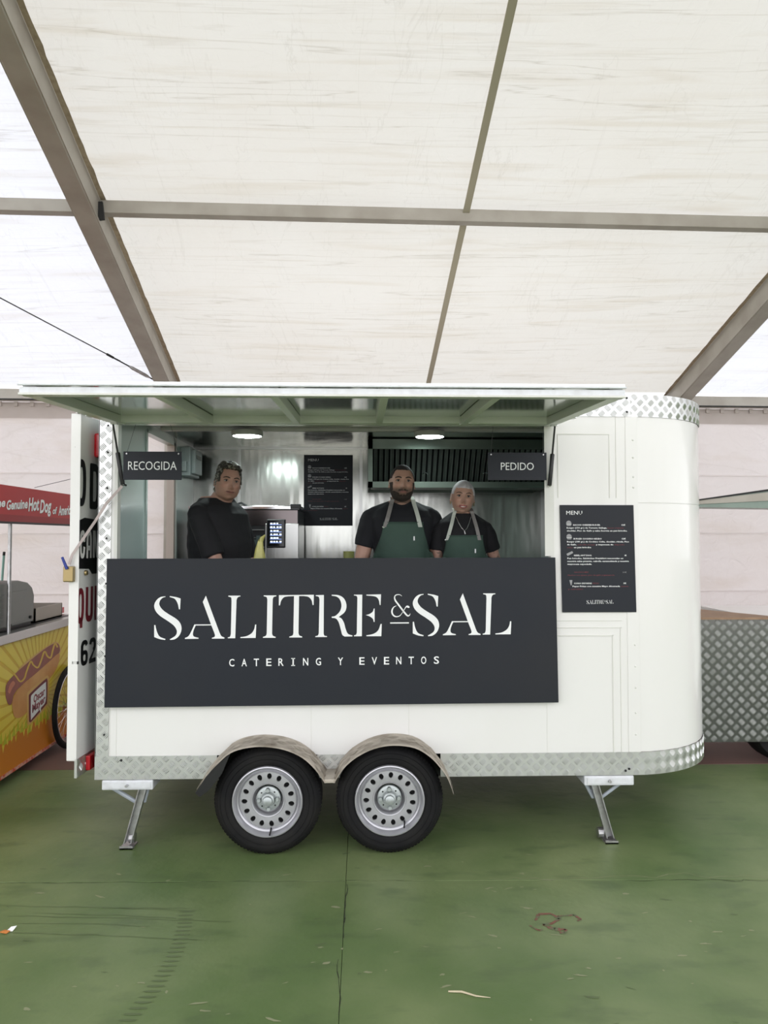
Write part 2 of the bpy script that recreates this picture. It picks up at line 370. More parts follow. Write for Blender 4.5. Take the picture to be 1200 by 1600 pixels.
def sloped(x0, x1, y0, y1, top, bot, m, name, **k):
    a = MB(); vs = [T(x, y, roofz(y)-d) for y in (y0, y1) for x in (x0, x1) for d in (bot, top)]
    a.add(vs, [(0,1,3,2),(4,6,7,5),(0,4,5,1),(2,3,7,6),(0,2,6,4),(1,5,7,3)]); return a.build(name, m, **k)
frames = []
for i, x in enumerate(RX):
    r_ = struct(sloped(x-.065, x+.065, YR, TY+.02, -.01, .19, M_frame, 'rafter', bevel=.006))
    # raised flange lines and ragged keder tape on both sides
    for s_ in (-1, 1):
        sloped(x+s_*.068-.004, x+s_*.068+.004, YR, TY, .165, .185, M_frame, 'flange', parent=r_)
        a = MB(); n = 160; vs = []; fs = []
        for k in range(n+1):
            y = YR+(TY-YR)*k/n; wd = .036+.007*noise.noise(Vector((k*.9, x, s_)))
            vs += [T(x+s_*.067, y, roofz(y)-.008), T(x+s_*(.067+wd), y, roofz(y)-.008)]
            if k: fs.append((2*k-2,2*k-1,2*k+1,2*k))
        a.add(vs, fs).build('keder_tape', M_lip, r_)
    # posts; far roof slope left off so open sky lights the front
    a = MB(); a.bar(T(x,YR,0), T(x,YR,roofz(YR)-.1), .13, .2, (0,1,0)); a.build('ridge_post', M_frame, r_)
    MB().bar(T(x,TY+.0,0), T(x,TY+.0,TZ-.2), .13, .2, (0,1,0)).build('post', M_frame, r_)
    for (dy, dz) in ((-.14,.05),(-.10,.11)):
        for s_ in (-1,1):
            y = TY+dy; MB().lathe([(0,.012),(.012,.012),(.014,0)], T(x+s_*.066, y, roofz(y)-dz), 'x', 10).build('bolt', M_dark, r_)
for y, tag_ in ((.82,0),(-4.2,0)):
    for i in range(len(RX)-1):
        x0, x1 = RX[i]+.066, RX[i+1]-.066; z = roofz(y)
        a = MB().bar(T(x0,y,z-.05), T(x1,y,z-.05), .075, .085)
        a.bar(T(x0,y-.038,z-.088), T(x1,y-.038,z-.088), .006, .012)
        o = struct(a.build('purlin', M_frame, bevel=.004))
        MB().bar(T(x0,y-.05,z-.03), T(x0+.015,y-.05,z-.15), .05, .02, (0,1,0)).build('bracket', M_dark, o)
sloped(.70,.745, YR, TY, .035, .047, mat('webbing', (.42,.38,.29), .8), 'webbing_strap').__setitem__('kind','structure')
for i in range(len(RX)-1):          # eave beams with a valance below
    x0, x1 = RX[i]+.0, RX[i+1]
    o = struct(MB().box(0,1,0,1,0,1).build('eave_beam', M_frame, bevel=.0))
    me = o.data
    for v in me.vertices: v.co = T(x0+(x1-x0)*v.co.x, TY-.06+.10*v.co.y, TZ-.115+.105*v.co.z)
    MB().bar(T(x0,TY-.065,TZ-.115), T(x1,TY-.065,TZ-.115), .012, .012).build('groove', M_dark, o)
    a = MB().grid(lambda u, v: T(x0+(x1-x0)*u, TY+.03, TZ-.13-.155*v), 30, 3); struct(a.build('valance', mat('valance_cloth', (.50,.44,.41), .8, var=.5, vscale=4, var_col=(.42,.36,.32)), fix=False))
    for k in range(int((x1-x0)/.155)):
        x = x0+.08+k*.155
        if -3.8 < x < -1.2 or 3.0 < x < 5.0:
            MB().bar(T(x,TY+.02,TZ-.125), T(x,TY+.02,TZ-.17), .035, .012, (0,1,0)).build('clip', mat('clip_plastic', (.5,.44,.40), .6), o)
def tentwall(x0, x1):
    def f(u, v):
        x = x0+(x1-x0)*u; z = TZ-.03-(TZ-.03)*v
        return T(x, TY+.05+.02*math.sin(x*3.1)*v+.012*noise.noise(Vector((x*1.5,z*2.0,3))), z)
    return struct(MB().grid(f, 40, 24).build('wall_back', M_wall, smooth=True, fix=False))
for i in range(len(RX)-1): tentwall(RX[i], RX[i+1])
for i in range(len(RX)-1):          # horizontal weld seams in the wall cloth
    for z in (2.35, 1.75, 1.15):
        MB().bar(T(RX[i],TY+.025,z), T(RX[i+1],TY+.025,z-.01), .008, .012).build('trim_1', mat('seam_cloth', (.74,.68,.66), .7)).__setitem__('kind','structure')
# tension cable in the roof plane
t = thing('tension_cable', 'thin steel bracing cable with a turnbuckle below the tent roof at the left', 'cable', tuple(T(-3.2,1.5,3.6)))
def atroof(px, py, dd):
    lo_, hi_ = .2, 3.6
    for _ in range(40):
        m_ = (lo_+hi_)/2; p = at(px, py, m_); yl = -p.x*math.sin(TA)+p.y*math.cos(TA)
        if p.z < roofz(yl)-dd: lo_ = m_
        else: hi_ = m_
    return p
P0, P1, Pe = atroof(-120,402,.16), atroof(170,555,.16), atroof(254,601,.16)
MB().tube([P0, P1], .005, 6).build('cable', M_wire, t)
d_ = (Pe-P1).normalized(); L_ = (Pe-P1).length
MB().tube([P1-d_*.02, P1+d_*.05], .011, 8).build('cable_clamp', M_dark, t)
def ring(mb, c, r, axis, tr=.006):
    ax = Vector(axis).normalized(); a = ax.cross(Vector((0,1,0))).normalized(); b = ax.cross(a)
    mb.tube([Vector(c)+ax*math.cos(k*.5236)*r*1.5+b*math.sin(k*.5236)*r for k in range(13)], tr, 6)
m_ = MB(); ring(m_, P1+d_*.09, .022, d_); m_.build('shackle', M_dark, t)
MB().tube([P1+d_*.12, P1+d_*.24], .006, 6).build('threaded_rod', M_dark, t)
MB().tube([P1+d_*.22, P1+d_*.26, P1+d_*.42, P1+d_*.46], [.008,.016,.016,.008], 10).build('turnbuckle', M_zinc, t)
MB().tube([P1+d_*.44, P1+d_*(L_-.12)], .006, 6).build('threaded_rod', M_dark, t)
m_ = MB(); ring(m_, P1+d_*(L_-.08), .022, d_); ring(m_, P1+d_*(L_-.02), .018, d_); m_.build('chain_link', M_dark, t)

# ================================================================== FOOD TRAILER
ZB, ZS, ZT0, ZT1 = .375, .502, 2.394, 2.523
TR = thing('food_trailer', 'white catering trailer with rounded right end, raised serving hatch and twin wheels', 'trailer', (0,1.05,0))
XL, XR, RC, YB = -1.47, 1.515, .62, 2.15
def perim(s):       # outline from front left corner, along front, round the right end, to the rear
    L0 = XR-XL; A = RC*math.pi/2
    if s < L0: return Vector((XL+s, 0, 0)), Vector((0,-1,0))
    s -= L0
    if s < A: t = s/RC; return Vector((XR+RC*math.sin(t), RC-RC*math.cos(t), 0)), Vector((math.sin(t),-math.cos(t),0))
    s -= A; M = YB-2*RC
    if s < M: return Vector((XR+RC, RC+s, 0)), Vector((1,0,0))
    s -= M
    if s < A: t = s/RC; return Vector((XR+RC*math.cos(t), YB-RC+RC*math.sin(t), 0)), Vector((math.cos(t),math.sin(t),0))
    s -= A; return Vector((XR-s, YB, 0)), Vector((0,1,0))
L_F = XR-XL; L_TOT = L_F+RC*math.pi+YB-2*RC+(XR-XL)
# fender outline (lip) in x,z
lipL = [(307,1238),(322,1212),(338,1194),(360,1175),(385,1167),(413,1165),(445,1170),(472,1182),(492,1200),(508,1222)]
lipR = [(522,1222),(538,1198),(558,1181),(585,1168),(615,1163),(648,1167),(672,1181),(688,1198),(700,1216),(709,1240)]
def lip(P): return [(at(px,py,-.19).x, at(px,py,-.19).z) for px,py in P]
LL, LR = lip(lipL), lip(lipR)
def arch_top(x):
    for P in (LL, LR):
        for (x0,z0),(x1,z1) in zip(P, P[1:]):
            if x0 <= x <= x1: return z0+(z1-z0)*(x-x0)/(x1-x0)-.012
    return 0
xsA = [x for x, z in LL[1:-1]]+[x for x, z in LR[1:-1]]
# lower wall panel with wheel arches
low = [(XL,1.30),(XL,ZS)]+[(LL[1][0],ZS)]+[(x,max(arch_top(x),ZS)) for x in np.linspace(LL[1][0]+.01, LL[-2][0]-.0,24)]+[(x,max(arch_top(x),ZS)) for x in np.linspace(LR[1][0],LR[-2][0]-.01,24)]+[(LR[-2][0],ZS),(XR,ZS),(XR,1.30)]
low2 = []
for p in low:
    if not low2 or (abs(p[0]-low2[-1][0])+abs(p[1]-low2[-1][1])) > 1e-4: low2.append(p)
F_ = lambda u, v, d: (u, d, v)
MB().prism(low2, F_, 0, .035).build('side_panel', M_white, TR)
MB().box(XL,-1.385,0,.035,1.30,ZT0).build('door_post', M_white, TR)
MB().box(1.075,XR,0,.035,1.30,ZT0).build('side_panel', M_white, TR)
MB().box(-1.385,1.075,0,.05,2.34,ZT1).build('hatch_header', M_white, TR)
MB().box(1.075,XR,.006,.05,ZT0,ZT1-.02).build('side_panel', M_white, TR)
# curved end skin, 2 sheets (upper and lower) and the back
def skin(s0, s1, z0, z1, off=0, n=60):
    return MB().grid(lambda u, v: (lambda p: p[0]+p[1]*off+Vector((0,0,z0+(z1-z0)*v)))(perim(s0+(s1-s0)*u)), n, 2)
skin(L_F, L_TOT, ZS, 1.90).build('curved_panel', M_white, TR, smooth=True)
skin(L_F, L_TOT, 1.904, ZT0).build('curved_panel', M_white, TR, smooth=True)
skin(L_F+.0, L_TOT, 1.898, 1.906, -.002).build('seam', M_whitefr, TR)
# thin raised cover frames, seams on the flat right section
def strip(x0, x1, z0, z1, d=.004, name='cover_strip', m=M_white): return MB().box(x0,x1,-d,.0,z0,z1).build(name, m, TR, bevel=.001)
strip(1.490,1.560,ZS,ZT0,.004,'seam_cover')
strip(1.395,1.401,1.93,2.29,.003,name='panel_line',m=M_whitefr); strip(1.10,1.401,2.290,2.296,.003,name='panel_line',m=M_whitefr); strip(1.10,1.106,1.93,2.29,.003,name='panel_line',m=M_whitefr)
strip(1.434,1.438,1.93,ZT0,.003,name='panel_line',m=M_whitefr)
strip(1.09,1.409,1.150,1.156,.004,name='panel_line',m=M_whitefr); strip(1.403,1.409,ZS,1.156,.004,name='panel_line',m=M_whitefr)
strip(1.448,1.453,ZS,1.2,.003,name='panel_line',m=M_whitefr); strip(1.09,1.46,1.195,1.200,.003,name='panel_line',m=M_whitefr); strip(1.09,1.46,1.235,1.239,.003,name='panel_line',m=M_whitefr)
for x in (-.289,.255,1.031,-1.36,-1.395): strip(x-.0012,x+.0012,max(ZS, arch_top(x)+.02),.80,.0012,name='panel_line',m=M_whitefr)
strip(-1.385+2.41,1.078,1.60,2.335,.006,'edge_trim',M_whitefr)
rv = MB().lathe([(0,-.005),(.004,-.004),(.006,0)], (1.533,-.004,2.16), 'y', 10).build('rivet', M_whitefr, TR)
for z in (2.05, 2.26, 1.99, 1.10, .98, .86, .72, .60):
    c = rv.copy(); COL.objects.link(c); c.location = (0, 0, z-2.16)
# tread plate skirt, top band, left corner band
def plate(s0, s1, z0, z1, name='tread_band', arches=False, n=90, off=.004, p=.033):
    g = MB()
    if arches:
        xs_ = [XL, LL[1][0]]; 
        g.box(LL[-2][0], LR[1][0], -.004, 0, z0, z1); MB().box(XL, LL[1][0]+.02, -.004, 0, z0, z1).build(name, M_alu, TR); MB().box(LR[-2][0]-.02, XR, -.004, 0, z0, z1).build(name, M_alu, TR)
    fn = lambda u, v: (lambda q: q[0]+q[1]*off+Vector((0,0,z0+(z1-z0)*v)))(perim(s0+(s1-s0)*u))
    if not arches: g.grid(fn, n, 2)
    o = g.build(name, M_alu, TR, smooth=not arches)
    tfn = lambda u, v, h: (lambda q: q[0]+q[1]*(off+h)+Vector((0,0,z0+v)))(perim(s0+u))
    sk = (lambda u, v: any(P[1][0]-.0 < XL+u < P[-2][0]+.0 for P in (LL, LR))) if arches else None
    tr_ = MB(); tread(tr_, tfn, s1-s0, z1-z0, p, sk); tr_.build('tread_pattern', M_alu, o, kind='stuff', fix=False)
    return o
plate(0, L_F, ZB, ZS, arches=True)
plate(L_F, L_F+RC*math.pi/2+YB-2*RC, ZB, ZS)
plate(L_F-.02, L_F+RC*math.pi/2+YB-2*RC, ZT0, ZT1)
MB().box(XL,XR,.02,.05,ZB,ZS).build('skirt_frame', M_dark, TR) if False else None
# top band sloping piece left of the rounded top
pl = MB().prism([(1.20,ZT0),(1.52,ZT0),(1.52,ZT1),(1.45,ZT1-.03)], F_, -.006, 0).build('tread_band', M_alu, TR)
b = MB(); tread(b, lambda u,v,h: (1.20+u,-.006-h,ZT0+v), .31, .125, .033, skip=lambda u,v: v > .035+u*.25); b.build('tread_pattern', M_alu, pl, kind='stuff', fix=False)
# left corner band
cb = MB().box(XL-.004,-1.402,-.005,0,ZS,ZT0-.03).box(XL-.005,XL,-.005,.10,ZB,ZT0-.03).build('corner_band', M_alu, TR)
b = MB(); tread(b, lambda u,v,h: (XL+u,-.005-h,ZS+v), .068, 1.86, .034); b.build('tread_pattern', M_alu, cb, kind='stuff', fix=False)
for z in (.62,1.05,1.45,1.70,1.98,2.18,2.33): MB().lathe([(0,-.004),(.004,-.004),(.006,0)], (-1.425,-.006,z), 'y', 8).build('rivet', M_dark, cb)
for x, z in ((1.50,2.50),(1.50,2.42),(-1.33,.48),(1.47,.40),(1.49,.41)):
    q = perim(x-XL)[0]; MB().lathe([(0,-.006),(.005,-.006),(.007,0)], (q.x,q.y-.006,z), 'y', 8).build('rivet', M_dark, TR)
# floor, ceiling, inner walls
MB().box(XL,XR,.26,YB-.01,.40,.47).box(XR,XR+RC-.05,.5,YB-.5,.40,.47).box(XL,LL[0][0],.04,.26,.40,.47).box(LR[-1][0],XR,.04,.26,.40,.47).build('chassis_floor', M_dark, TR)
MB().box(XL+.04,XR,.05,YB-.04,2.465,2.475).build('ceiling_sheet', M_steel, TR)
MB().prism([tuple(perim(s)[0].xy) for s in np.linspace(0,L_TOT,60)], lambda u,v,d: (u,v,d), ZT1-.02, ZT1).build('roof', M_white, TR)
MB().bar((-1.4,.99,2.455),(1.5,.99,2.455),.05,.022).build('ceiling_trim', M_whitefr, TR, bevel=.003)
MB().box(XL+.03,1.52,2.115,2.125,.47,2.47).build('back_wall_lining', M_steel, TR)
MB().bar((XL+.03,2.11,2.46),(1.5,2.11,2.46),.02,.02).build('cove_trim', M_steel2, TR)
for x in (-1.05,-.02): MB().box(x-.012,x+.012,2.108,2.116,1.2,2.46).build('joint_strip', M_steel2, TR)
# rear (left) wall with its door opening
for (y0,y1,z0,z1,nm) in ((.036,.745,.40,2.47,'rear_wall'),(1.48,2.12,.40,2.47,'rear_wall'),(.745,1.48,2.405,2.47,'rear_wall')):
    MB().box(XL,XL+.035,y0,y1,z0,z1).build(nm, M_inner, TR)
MB().box(XL-.01,XL+.045,1.44,1.485,.45,2.42).build('door_frame', mat('door_frame_beige', (.45,.37,.33), .5), TR)
MB().box(XL-.01,XL+.045,.735,.765,.45,2.42).box(XL-.01,XL+.045,.745,1.48,2.40,2.425).build('door_frame', M_inner, TR)
MB().box(1.515,1.55,.30,2.115,.47,2.47).build('bulkhead', M_inner, TR)
MB().box(XL+.03,XL+.045,1.5,1.53,.47,2.46).build('corner_trim', M_whitefr, TR)
# worktop of the serving opening
MB().box(-1.40,1.07,.02,.30,1.27,1.30).build('serving_shelf', M_steel2, TR, bevel=.004)
# opening frame
MB().box(-1.385,-1.368,-.004,.05,1.30,2.345).build('opening_frame', M_whitefr, TR); MB().box(1.058,1.075,-.004,.05,1.30,2.345).build('opening_frame', M_whitefr, TR)
# hatch: raised, hinge at z 2.34, front edge at y -1.16
HX0, HX1, HZ0, HZ1, HY = -1.385, 1.077, 2.345, 2.290, -1.16
def H(x, t, d=0): return Vector((x, HY*t, HZ0+(HZ1-HZ0)*t+d))
def hb(p, q, a, b_, name, m=M_hframe): return MB().bar(p, q, a, b_).build(name, m, HT, bevel=.002)
HT = MB()
HT.add([H(HX0,0,.035),H(HX1,0,.035),H(HX1,1,.035),H(HX0,1,.035),H(HX0,0,.045),H(HX1,0,.045),H(HX1,1,.045),H(HX0,1,.045)],[(0,1,2,3),(4,7,6,5),(0,4,5,1),(1,5,6,2),(2,6,7,3),(3,7,4,0)])
HT = HT.build('serving_hatch', M_hatch, TR); HT['label'] = 'raised hatch with framed underside'
hb(H(HX0,.98,.005), H(HX1,.98,.005), .05, .032, 'front_rail', M_jack)
hb(H(HX0,1.0,-.008)+Vector((0,-.006,0)), H(HX1,1.0,-.008)+Vector((0,-.006,0)), .012, .010, 'drip_lip', M_whitefr)
hb(H(HX0-.003,1.0,.030)+Vector((0,-.006,0)), H(HX1+.003,1.0,.030)+Vector((0,-.006,0)), .016, .008, 'drip_lip', M_jack)
hb(H(HX0,.05,.015), H(HX1,.05,.015), .06, .04, 'rear_rail')
for x in (HX0+.03, HX1-.03): hb(H(x,.02,.012), H(x,.98,.012), .055, .045, 'side_rail')
for px0, px1 in ((330,250),(465,425),(592,597),(722,770)):
    x = at(px0,658,-.06).x; hb(H(x,.07,.010), H(x,.97,.010), .035, .045, 'cross_rail')
for x in (HX0, HX1): MB().box(x-.02,x+.02,-.40,-.35,2.318,2.34).build('hatch_catch', M_chrome, HT, bevel=.003)
# gas struts
for x, s_ in ((-1.355,-1),(1.052,1)):
    top = Vector((x+.005*s_,-.12,2.325)); bot = Vector((x+(.02 if s_<0 else -.002),-.02,2.0)); mid = top.lerp(bot,.47)
    g = MB().tube([mid, mid+(bot-mid)*.02, bot], [.008,.012,.012], 10).build('gas_strut', M_black, TR, smooth=50)
    MB().tube([top, mid], .0055, 8).build('piston_rod', M_black, g)
    MB().box(x-.018,x+.018,-.135,-.105,2.318,2.334).build('strut_bracket', M_chrome, g, bevel=.002)
    MB().ball(bot, .010, 8).tube([bot, bot+Vector((.012,.02,-.005))], .006, 6).build('ball_joint', M_chrome, g)
# ceiling lights
for k, (px, py) in enumerate(((387,676),(671,677))):
    x = at(px,py,.99).x; o = thing('ceiling_light', ('left' if k == 0 else 'right')+' round white LED lamp under the trailer ceiling', 'light', (x,.97,2.442), 'round ceiling lamps')
    MB().lathe([(0,0),(.105,0),(.108,-.006),(.108,-.030),(.098,-.036)], (x,.97,2.442), 'z', 40).build('housing', M_whitefr, o, smooth=40)
    MB().lathe([(0,-.042),(.06,-.041),(.092,-.036),(.098,-.030)], (x,.97,2.442), 'z', 40).build('diffuser', M_led, o, smooth=True)
# wheels
def wheel(cx, cy, cz, rr=.287, vy=None):
    wh = MB(); s = rr/.287
    prof = [(.188,.0),(.196,-.006),(.212,-.012),(.222,-.010),(.240,-.012),(.258,-.008),(.272,.004),(.281,.016),(.287,.034),(.287,.058),(.279,.060),(.279,.066),(.287,.068),(.287,.105),(.279,.107),(.279,.113),(.287,.115),(.287,.140),(.281,.155),(.262,.170),(.20,.175),(.188,.165)]
    wh.lathe([(r_*s, h) for r_, h in prof], (cx,cy,cz), 'y', 72, close=False)
    W_ = wh.build('wheel', M_rubber, TR, smooth=35); W_['label'] = 'black tyre on a silver steel rim'
    lugs = MB()
    for k in range(90):
        t = 2*math.pi*k/90; c, s2 = math.cos(t), math.sin(t); d = Vector((c,0,s2)); tn = Vector((-s2,0,c)); o = Vector((cx,cy,cz))
        P = []
        for (r_, h) in ((.266,.0),(.283,.018),(.289,.036),(.289,.056)):
            for sg in (-.0055,.0055): P.append(o+d*(r_+.0015)*s+tn*sg+Vector((0,h-.001,0)))
        lugs.add(P, [(0,1,3,2),(2,3,5,4),(4,5,7,6)])
    lugs.build('tread_lugs', M_rubber, W_, kind='stuff', fix=False)
    for r_ in (.226,.252): MB().lathe([(r_-.0015,-.0125),(r_,-.0145),(r_+.0015,-.0125)], (cx,cy,cz), 'y', 72).build('sidewall_ridge', M_rubber, W_)
    rim = MB()
    rim.lathe([(.190,-.004),(.187,-.014),(.182,-.016),(.178,-.010),(.172,.004),(.168,.020),(.158,.026),(.153,.016),(.150,.022)], (cx,cy,cz), 'y', 72)
    # vent ring with 15 round holes
    N = 15; r1, r2 = .150, .092
    prf = lambda r_: .022 - .05*max(0,.121-abs(r_-.121)-.092)
    for k in range(N):
        t0 = 2*math.pi*(k)/N+.05; dt = 2*math.pi/N; m = 16; inn = []; out = []
        for j in range(m):
            a = 2*math.pi*j/m; c, s2 = math.cos(a), math.sin(a)
            inn.append((t0+dt*.5+c*.0125/.127, .127+s2*.0160)); q = max(abs(c), abs(s2))
            out.append((t0+dt*.5+c/q*dt*.5, .121+s2/q*.029))
        def pos(tt, r_): return (cx+r_*math.cos(tt), cy+prf(r_), cz+r_*math.sin(tt))
        inn2 = [(tt, r_) for tt, r_ in inn]
        vs = [pos(*p) for p in out]+[pos(*p) for p in inn]+[(pos(*p)[0],pos(*p)[1]+.012,pos(*p)[2]) for p in inn2]
        fs = [(j,(j+1)%m,m+(j+1)%m,m+j) for j in range(m)]+[(m+j,m+(j+1)%m,2*m+(j+1)%m,2*m+j) for j in range(m)]
        rim.add(vs, fs)
    rim.lathe([(.092,.022),(.089,.017),(.084,.018),(.080,.030),(.076,.056),(.070,.060),(.064,.060)], (cx,cy,cz), 'y', 60)
    rim.build('rim', M_rim, W_, smooth=40)
    MB().lathe([(.155,.060),(.0,.060)], (cx,cy,cz), 'y', 40).build('brake_drum', M_dark, W_)
    hub = MB().lathe([(.068,.050),(.066,.040),(.060,.036),(.040,.036),(.036,.030),(.034,.012),(.026,.006),(.024,-.008),(.018,-.012),(0,-.012)], (cx,cy,cz), 'y', 40).build('hub', M_hub, W_, smooth=35)
    for k in range(4):
        t = k*math.pi/2+.05; c = Vector((cx+.050*math.cos(t),cy,cz+.050*math.sin(t)))
        MB().lathe([(.0,.016),(.010,.016),(.0125,.022),(.0125,.038)], c, 'y', 6).build('wheel_nut', M_hub, W_)
        t += .785; c = Vector((cx+.050*math.cos(t),cy,cz+.050*math.sin(t))); MB().lathe([(0,.0345),(.0045,.0345)], c, 'y', 12).build('stud_hole', M_black, W_)
    c = Vector((cx+.13*math.cos(vy),cy-.004,cz+.16*math.sin(vy))); MB().tube([c+Vector((0,.02,.01)), c, c+Vector((-.004,-.016,-.014))], .0045, 8).build('valve', M_black, W_)
wz = .288
x1 = at(418,1252,-.115).x; x2 = at(609,1252,-.115).x
wheel(x1,-.115,wz,.288,R(-82)); wheel(x2,-.115,wz,.288,R(-52))
for x in (x1,x2): MB().tube([(x,.06,wz),(x,2.0,wz)], .03, 10).build('axle', M_dark, TR)
# fenders and housings
for P in (LL, LR):
    n = len(P)
    top = [(x, z) for x, z in P]
    g = MB(); vs = []; fs = []
    Q = []
    for i in range(len(P)-1):
        for k in range(4):
            t = k/4; a_ = P[max(i-1,0)]; b_ = P[i]; c_ = P[i+1]; d2 = P[min(i+2,n-1)]
            Q.append(tuple(.5*((2*b_[j])+(c_[j]-a_[j])*t+(2*a_[j]-5*b_[j]+4*c_[j]-d2[j])*t*t+(3*b_[j]-a_[j]-3*c_[j]+d2[j])*t**3) for j in (0,1)))
    Q.append(P[-1])
    for x, z in Q: vs += [(x,-.195,z-.006),(x,-.19,z),(x,-.185,z+.003),(x,.0,z+.008),(x,.0,z+.004),(x,-.185,z-.002)]
    for i in range(len(Q)-1):
        for k in range(6): fs.append((i*6+k,(i+1)*6+k,(i+1)*6+(k+1)%6,i*6+(k+1)%6))
    fs += [(0,1,2,3,4,5), tuple((len(Q)-1)*6+k for k in range(6))]
    g.add(vs, fs); fo = g.build('fender', M_aluw, TR, smooth=40)
    cum = [0]
    for a_, b_ in zip(Q, Q[1:]): cum.append(cum[-1]+math.dist(a_, b_))
    def ff(u, v, h, Q=Q, cum=cum):
        i = min(max(int(np.searchsorted(cum, u))-1, 0), len(Q)-2); t = (u-cum[i])/max(cum[i+1]-cum[i],1e-6)
        x = Q[i][0]+(Q[i+1][0]-Q[i][0])*t; z = Q[i][1]+(Q[i+1][1]-Q[i][1])*t; dx, dz = Q[i+1][0]-Q[i][0], Q[i+1][1]-Q[i][1]; l = math.hypot(dx,dz)
        return (x-dz/l*(h+.004), -.18+v, z+dx/l*(h+.004)+.003)
    b = MB(); tread(b, ff, cum[-1], .178, .045, h=.002); b.build('tread_pattern', M_aluw, fo, kind='stuff', fix=False)
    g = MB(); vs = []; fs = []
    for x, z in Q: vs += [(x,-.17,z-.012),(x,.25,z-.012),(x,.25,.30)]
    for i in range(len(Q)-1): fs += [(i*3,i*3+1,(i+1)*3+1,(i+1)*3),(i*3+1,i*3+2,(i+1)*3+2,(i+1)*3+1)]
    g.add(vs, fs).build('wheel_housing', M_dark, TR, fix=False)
# rubber flap at the left of the fender, small joining foot between the fenders
g = MB(); vs = []
for x, z, y in ((LL[0][0],LL[0][1],-.2),(LL[0][0],LL[0][1],-.02),(LL[2][0],LL[2][1]-.02,-.02),(LL[2][0],LL[2][1]-.02,-.2)): vs.append((x,y,z))
MB().prism([(LL[0][0]-.004,LL[0][1]),(LL[1][0],LL[1][1]-.004),(LL[2][0],LL[2][1]-.006),(LL[3][0],LL[3][1]-.008),(LL[2][0]+.03,LL[2][1]-.05),(LL[1][0]+.02,LL[1][1]-.07),(LL[0][0]+.02,LL[0][1]-.022)], F_, -.200, -.193).build('mud_flap', M_black, TR)
MB().box(LL[-1][0]-.006,LR[0][0]+.006,-.185,-.0,LL[-1][1]-.008,LL[-1][1]+.012).build('fender_foot', M_aluw, TR, bevel=.003)
MB().box(-1.3,1.6,.35,.43,.29,.40).box(-1.3,1.6,1.7,1.78,.29,.40).build('chassis_rail', M_dark, TR)
# corner steadies
def steady(x0, x1, xf, xt, seed):
    j = MB().box(x0,x1,-.012,.16,ZB-.055,ZB-.002).build('corner_steady', M_jack, TR, bevel=.006); j['label'] = 'white bracket with galvanised folding leg'
    MB().box(x0+.015,x1-.012,-.016,-.011,ZB-.046,ZB-.010).build('pressed_rib', M_jack, j, bevel=.006)
    xm = (x0+x1)/2+.0; MB().lathe([(0,-.035),(.007,-.035),(.008,-.014),(.011,-.014),(.011,-.010)], (xm,0,ZB-.028), 'y', 12).build('spindle', M_zinc, j, smooth=40)
    T_, B_ = Vector((xt,.02,ZB-.05)), Vector((xf,.02,.022))
    rr = Vector((1,0,0))
    for dx in (-.019,.019): MB().bar(T_+rr*dx, B_+rr*dx, .006, .034, (0,1,0)).build('channel_flange', M_zinc, j, bevel=.001)
    MB().bar(T_+Vector((0,.016,0)), B_+Vector((0,.016,0)), .040, .005, (0,1,0)).build('channel_web', M_zinc, j)
    MB().tube([(x0+.02,.05,ZB-.05),T_.lerp(B_,.30)+Vector((-.022,.03,0))], .012, 8).build('brace', mat('blue_grey_steel', (.38,.42,.47), .5), j)
    MB().tube([(x1-.04,.05,ZB-.05),T_.lerp(B_,.30)+Vector((.022,.03,0))], .010, 8).build('brace', MATS['blue_grey_steel'], j)
    f = MB().box(xf-.036,xf+.036,-.018,.075,.0,.008).box(xf-.036,xf+.036,-.018,-.014,.0,.018)
    f.lathe([(.0,-.03),(.028,-.03),(.028,.0),(0,.0)], (xf-.030*seed,.05,.040), 'x', 16)
    f.build('foot', M_zinc, j)
steady(-1.433,-1.154,-1.295,-1.215,-1); steady(1.235,1.515,1.385,1.30,1)
# opened rear door leaf folded back along the rear wall
hx, hy = XL-.012, .735; fxn, fyn = -1.545, -.085
dv = Vector((fxn-hx, fyn-hy, 0)); DL = dv.length; dn = dv.normalized(); nrm = Vector((-dn.y, dn.x, 0))
if nrm.x < 0: nrm = -nrm
def D(u, z, d): return Vector((fxn,fyn,0)) - dn*u + nrm*d + Vector((0,0,z))      # u from free edge to hinge, d outwards (+x)
dz0, dz1 = .50, 2.385
door = MB().prism([(0,dz0),(DL,dz0),(DL,dz1),(0,dz1)], lambda u,v,d: D(u,v,d), -.055, 0).build('rear_door', M_white, TR, bevel=.004); door['label'] = 'opened door leaf with black and maroon lettering'
kp = MB().prism([(0,dz0-.09),(DL,dz0-.09),(DL,dz0+.01),(0,dz0+.01)], lambda u,v,d: D(u,v,d), -.01, .004).build('kick_plate', M_alu, door)
b = MB(); tread(b, lambda u,v,h: D(u,dz0-.09+v,.004+h), DL, .095, .034); b.build('tread_pattern', M_alu, kp, kind='stuff', fix=False)
MB().prism([(.10,.42),(.24,.42),(.24,.50),(.10,.50)], lambda u,v,d: D(u,v,d), .004, .03).build('tail_light', M_red, door, bevel=.006)
MB().prism([(.16,2.16),(.26,2.16),(.26,2.30),(.16,2.30)], lambda u,v,d: D(u,v,d), 0, .03).build('marker_light', M_red, door, bevel=.012)
MB().prism([(.28,.41),(.34,.41),(.34,.52),(.28,.52)], lambda u,v,d: D(u,v,d), .004, .05).build('door_buffer', M_black, door, bevel=.01)
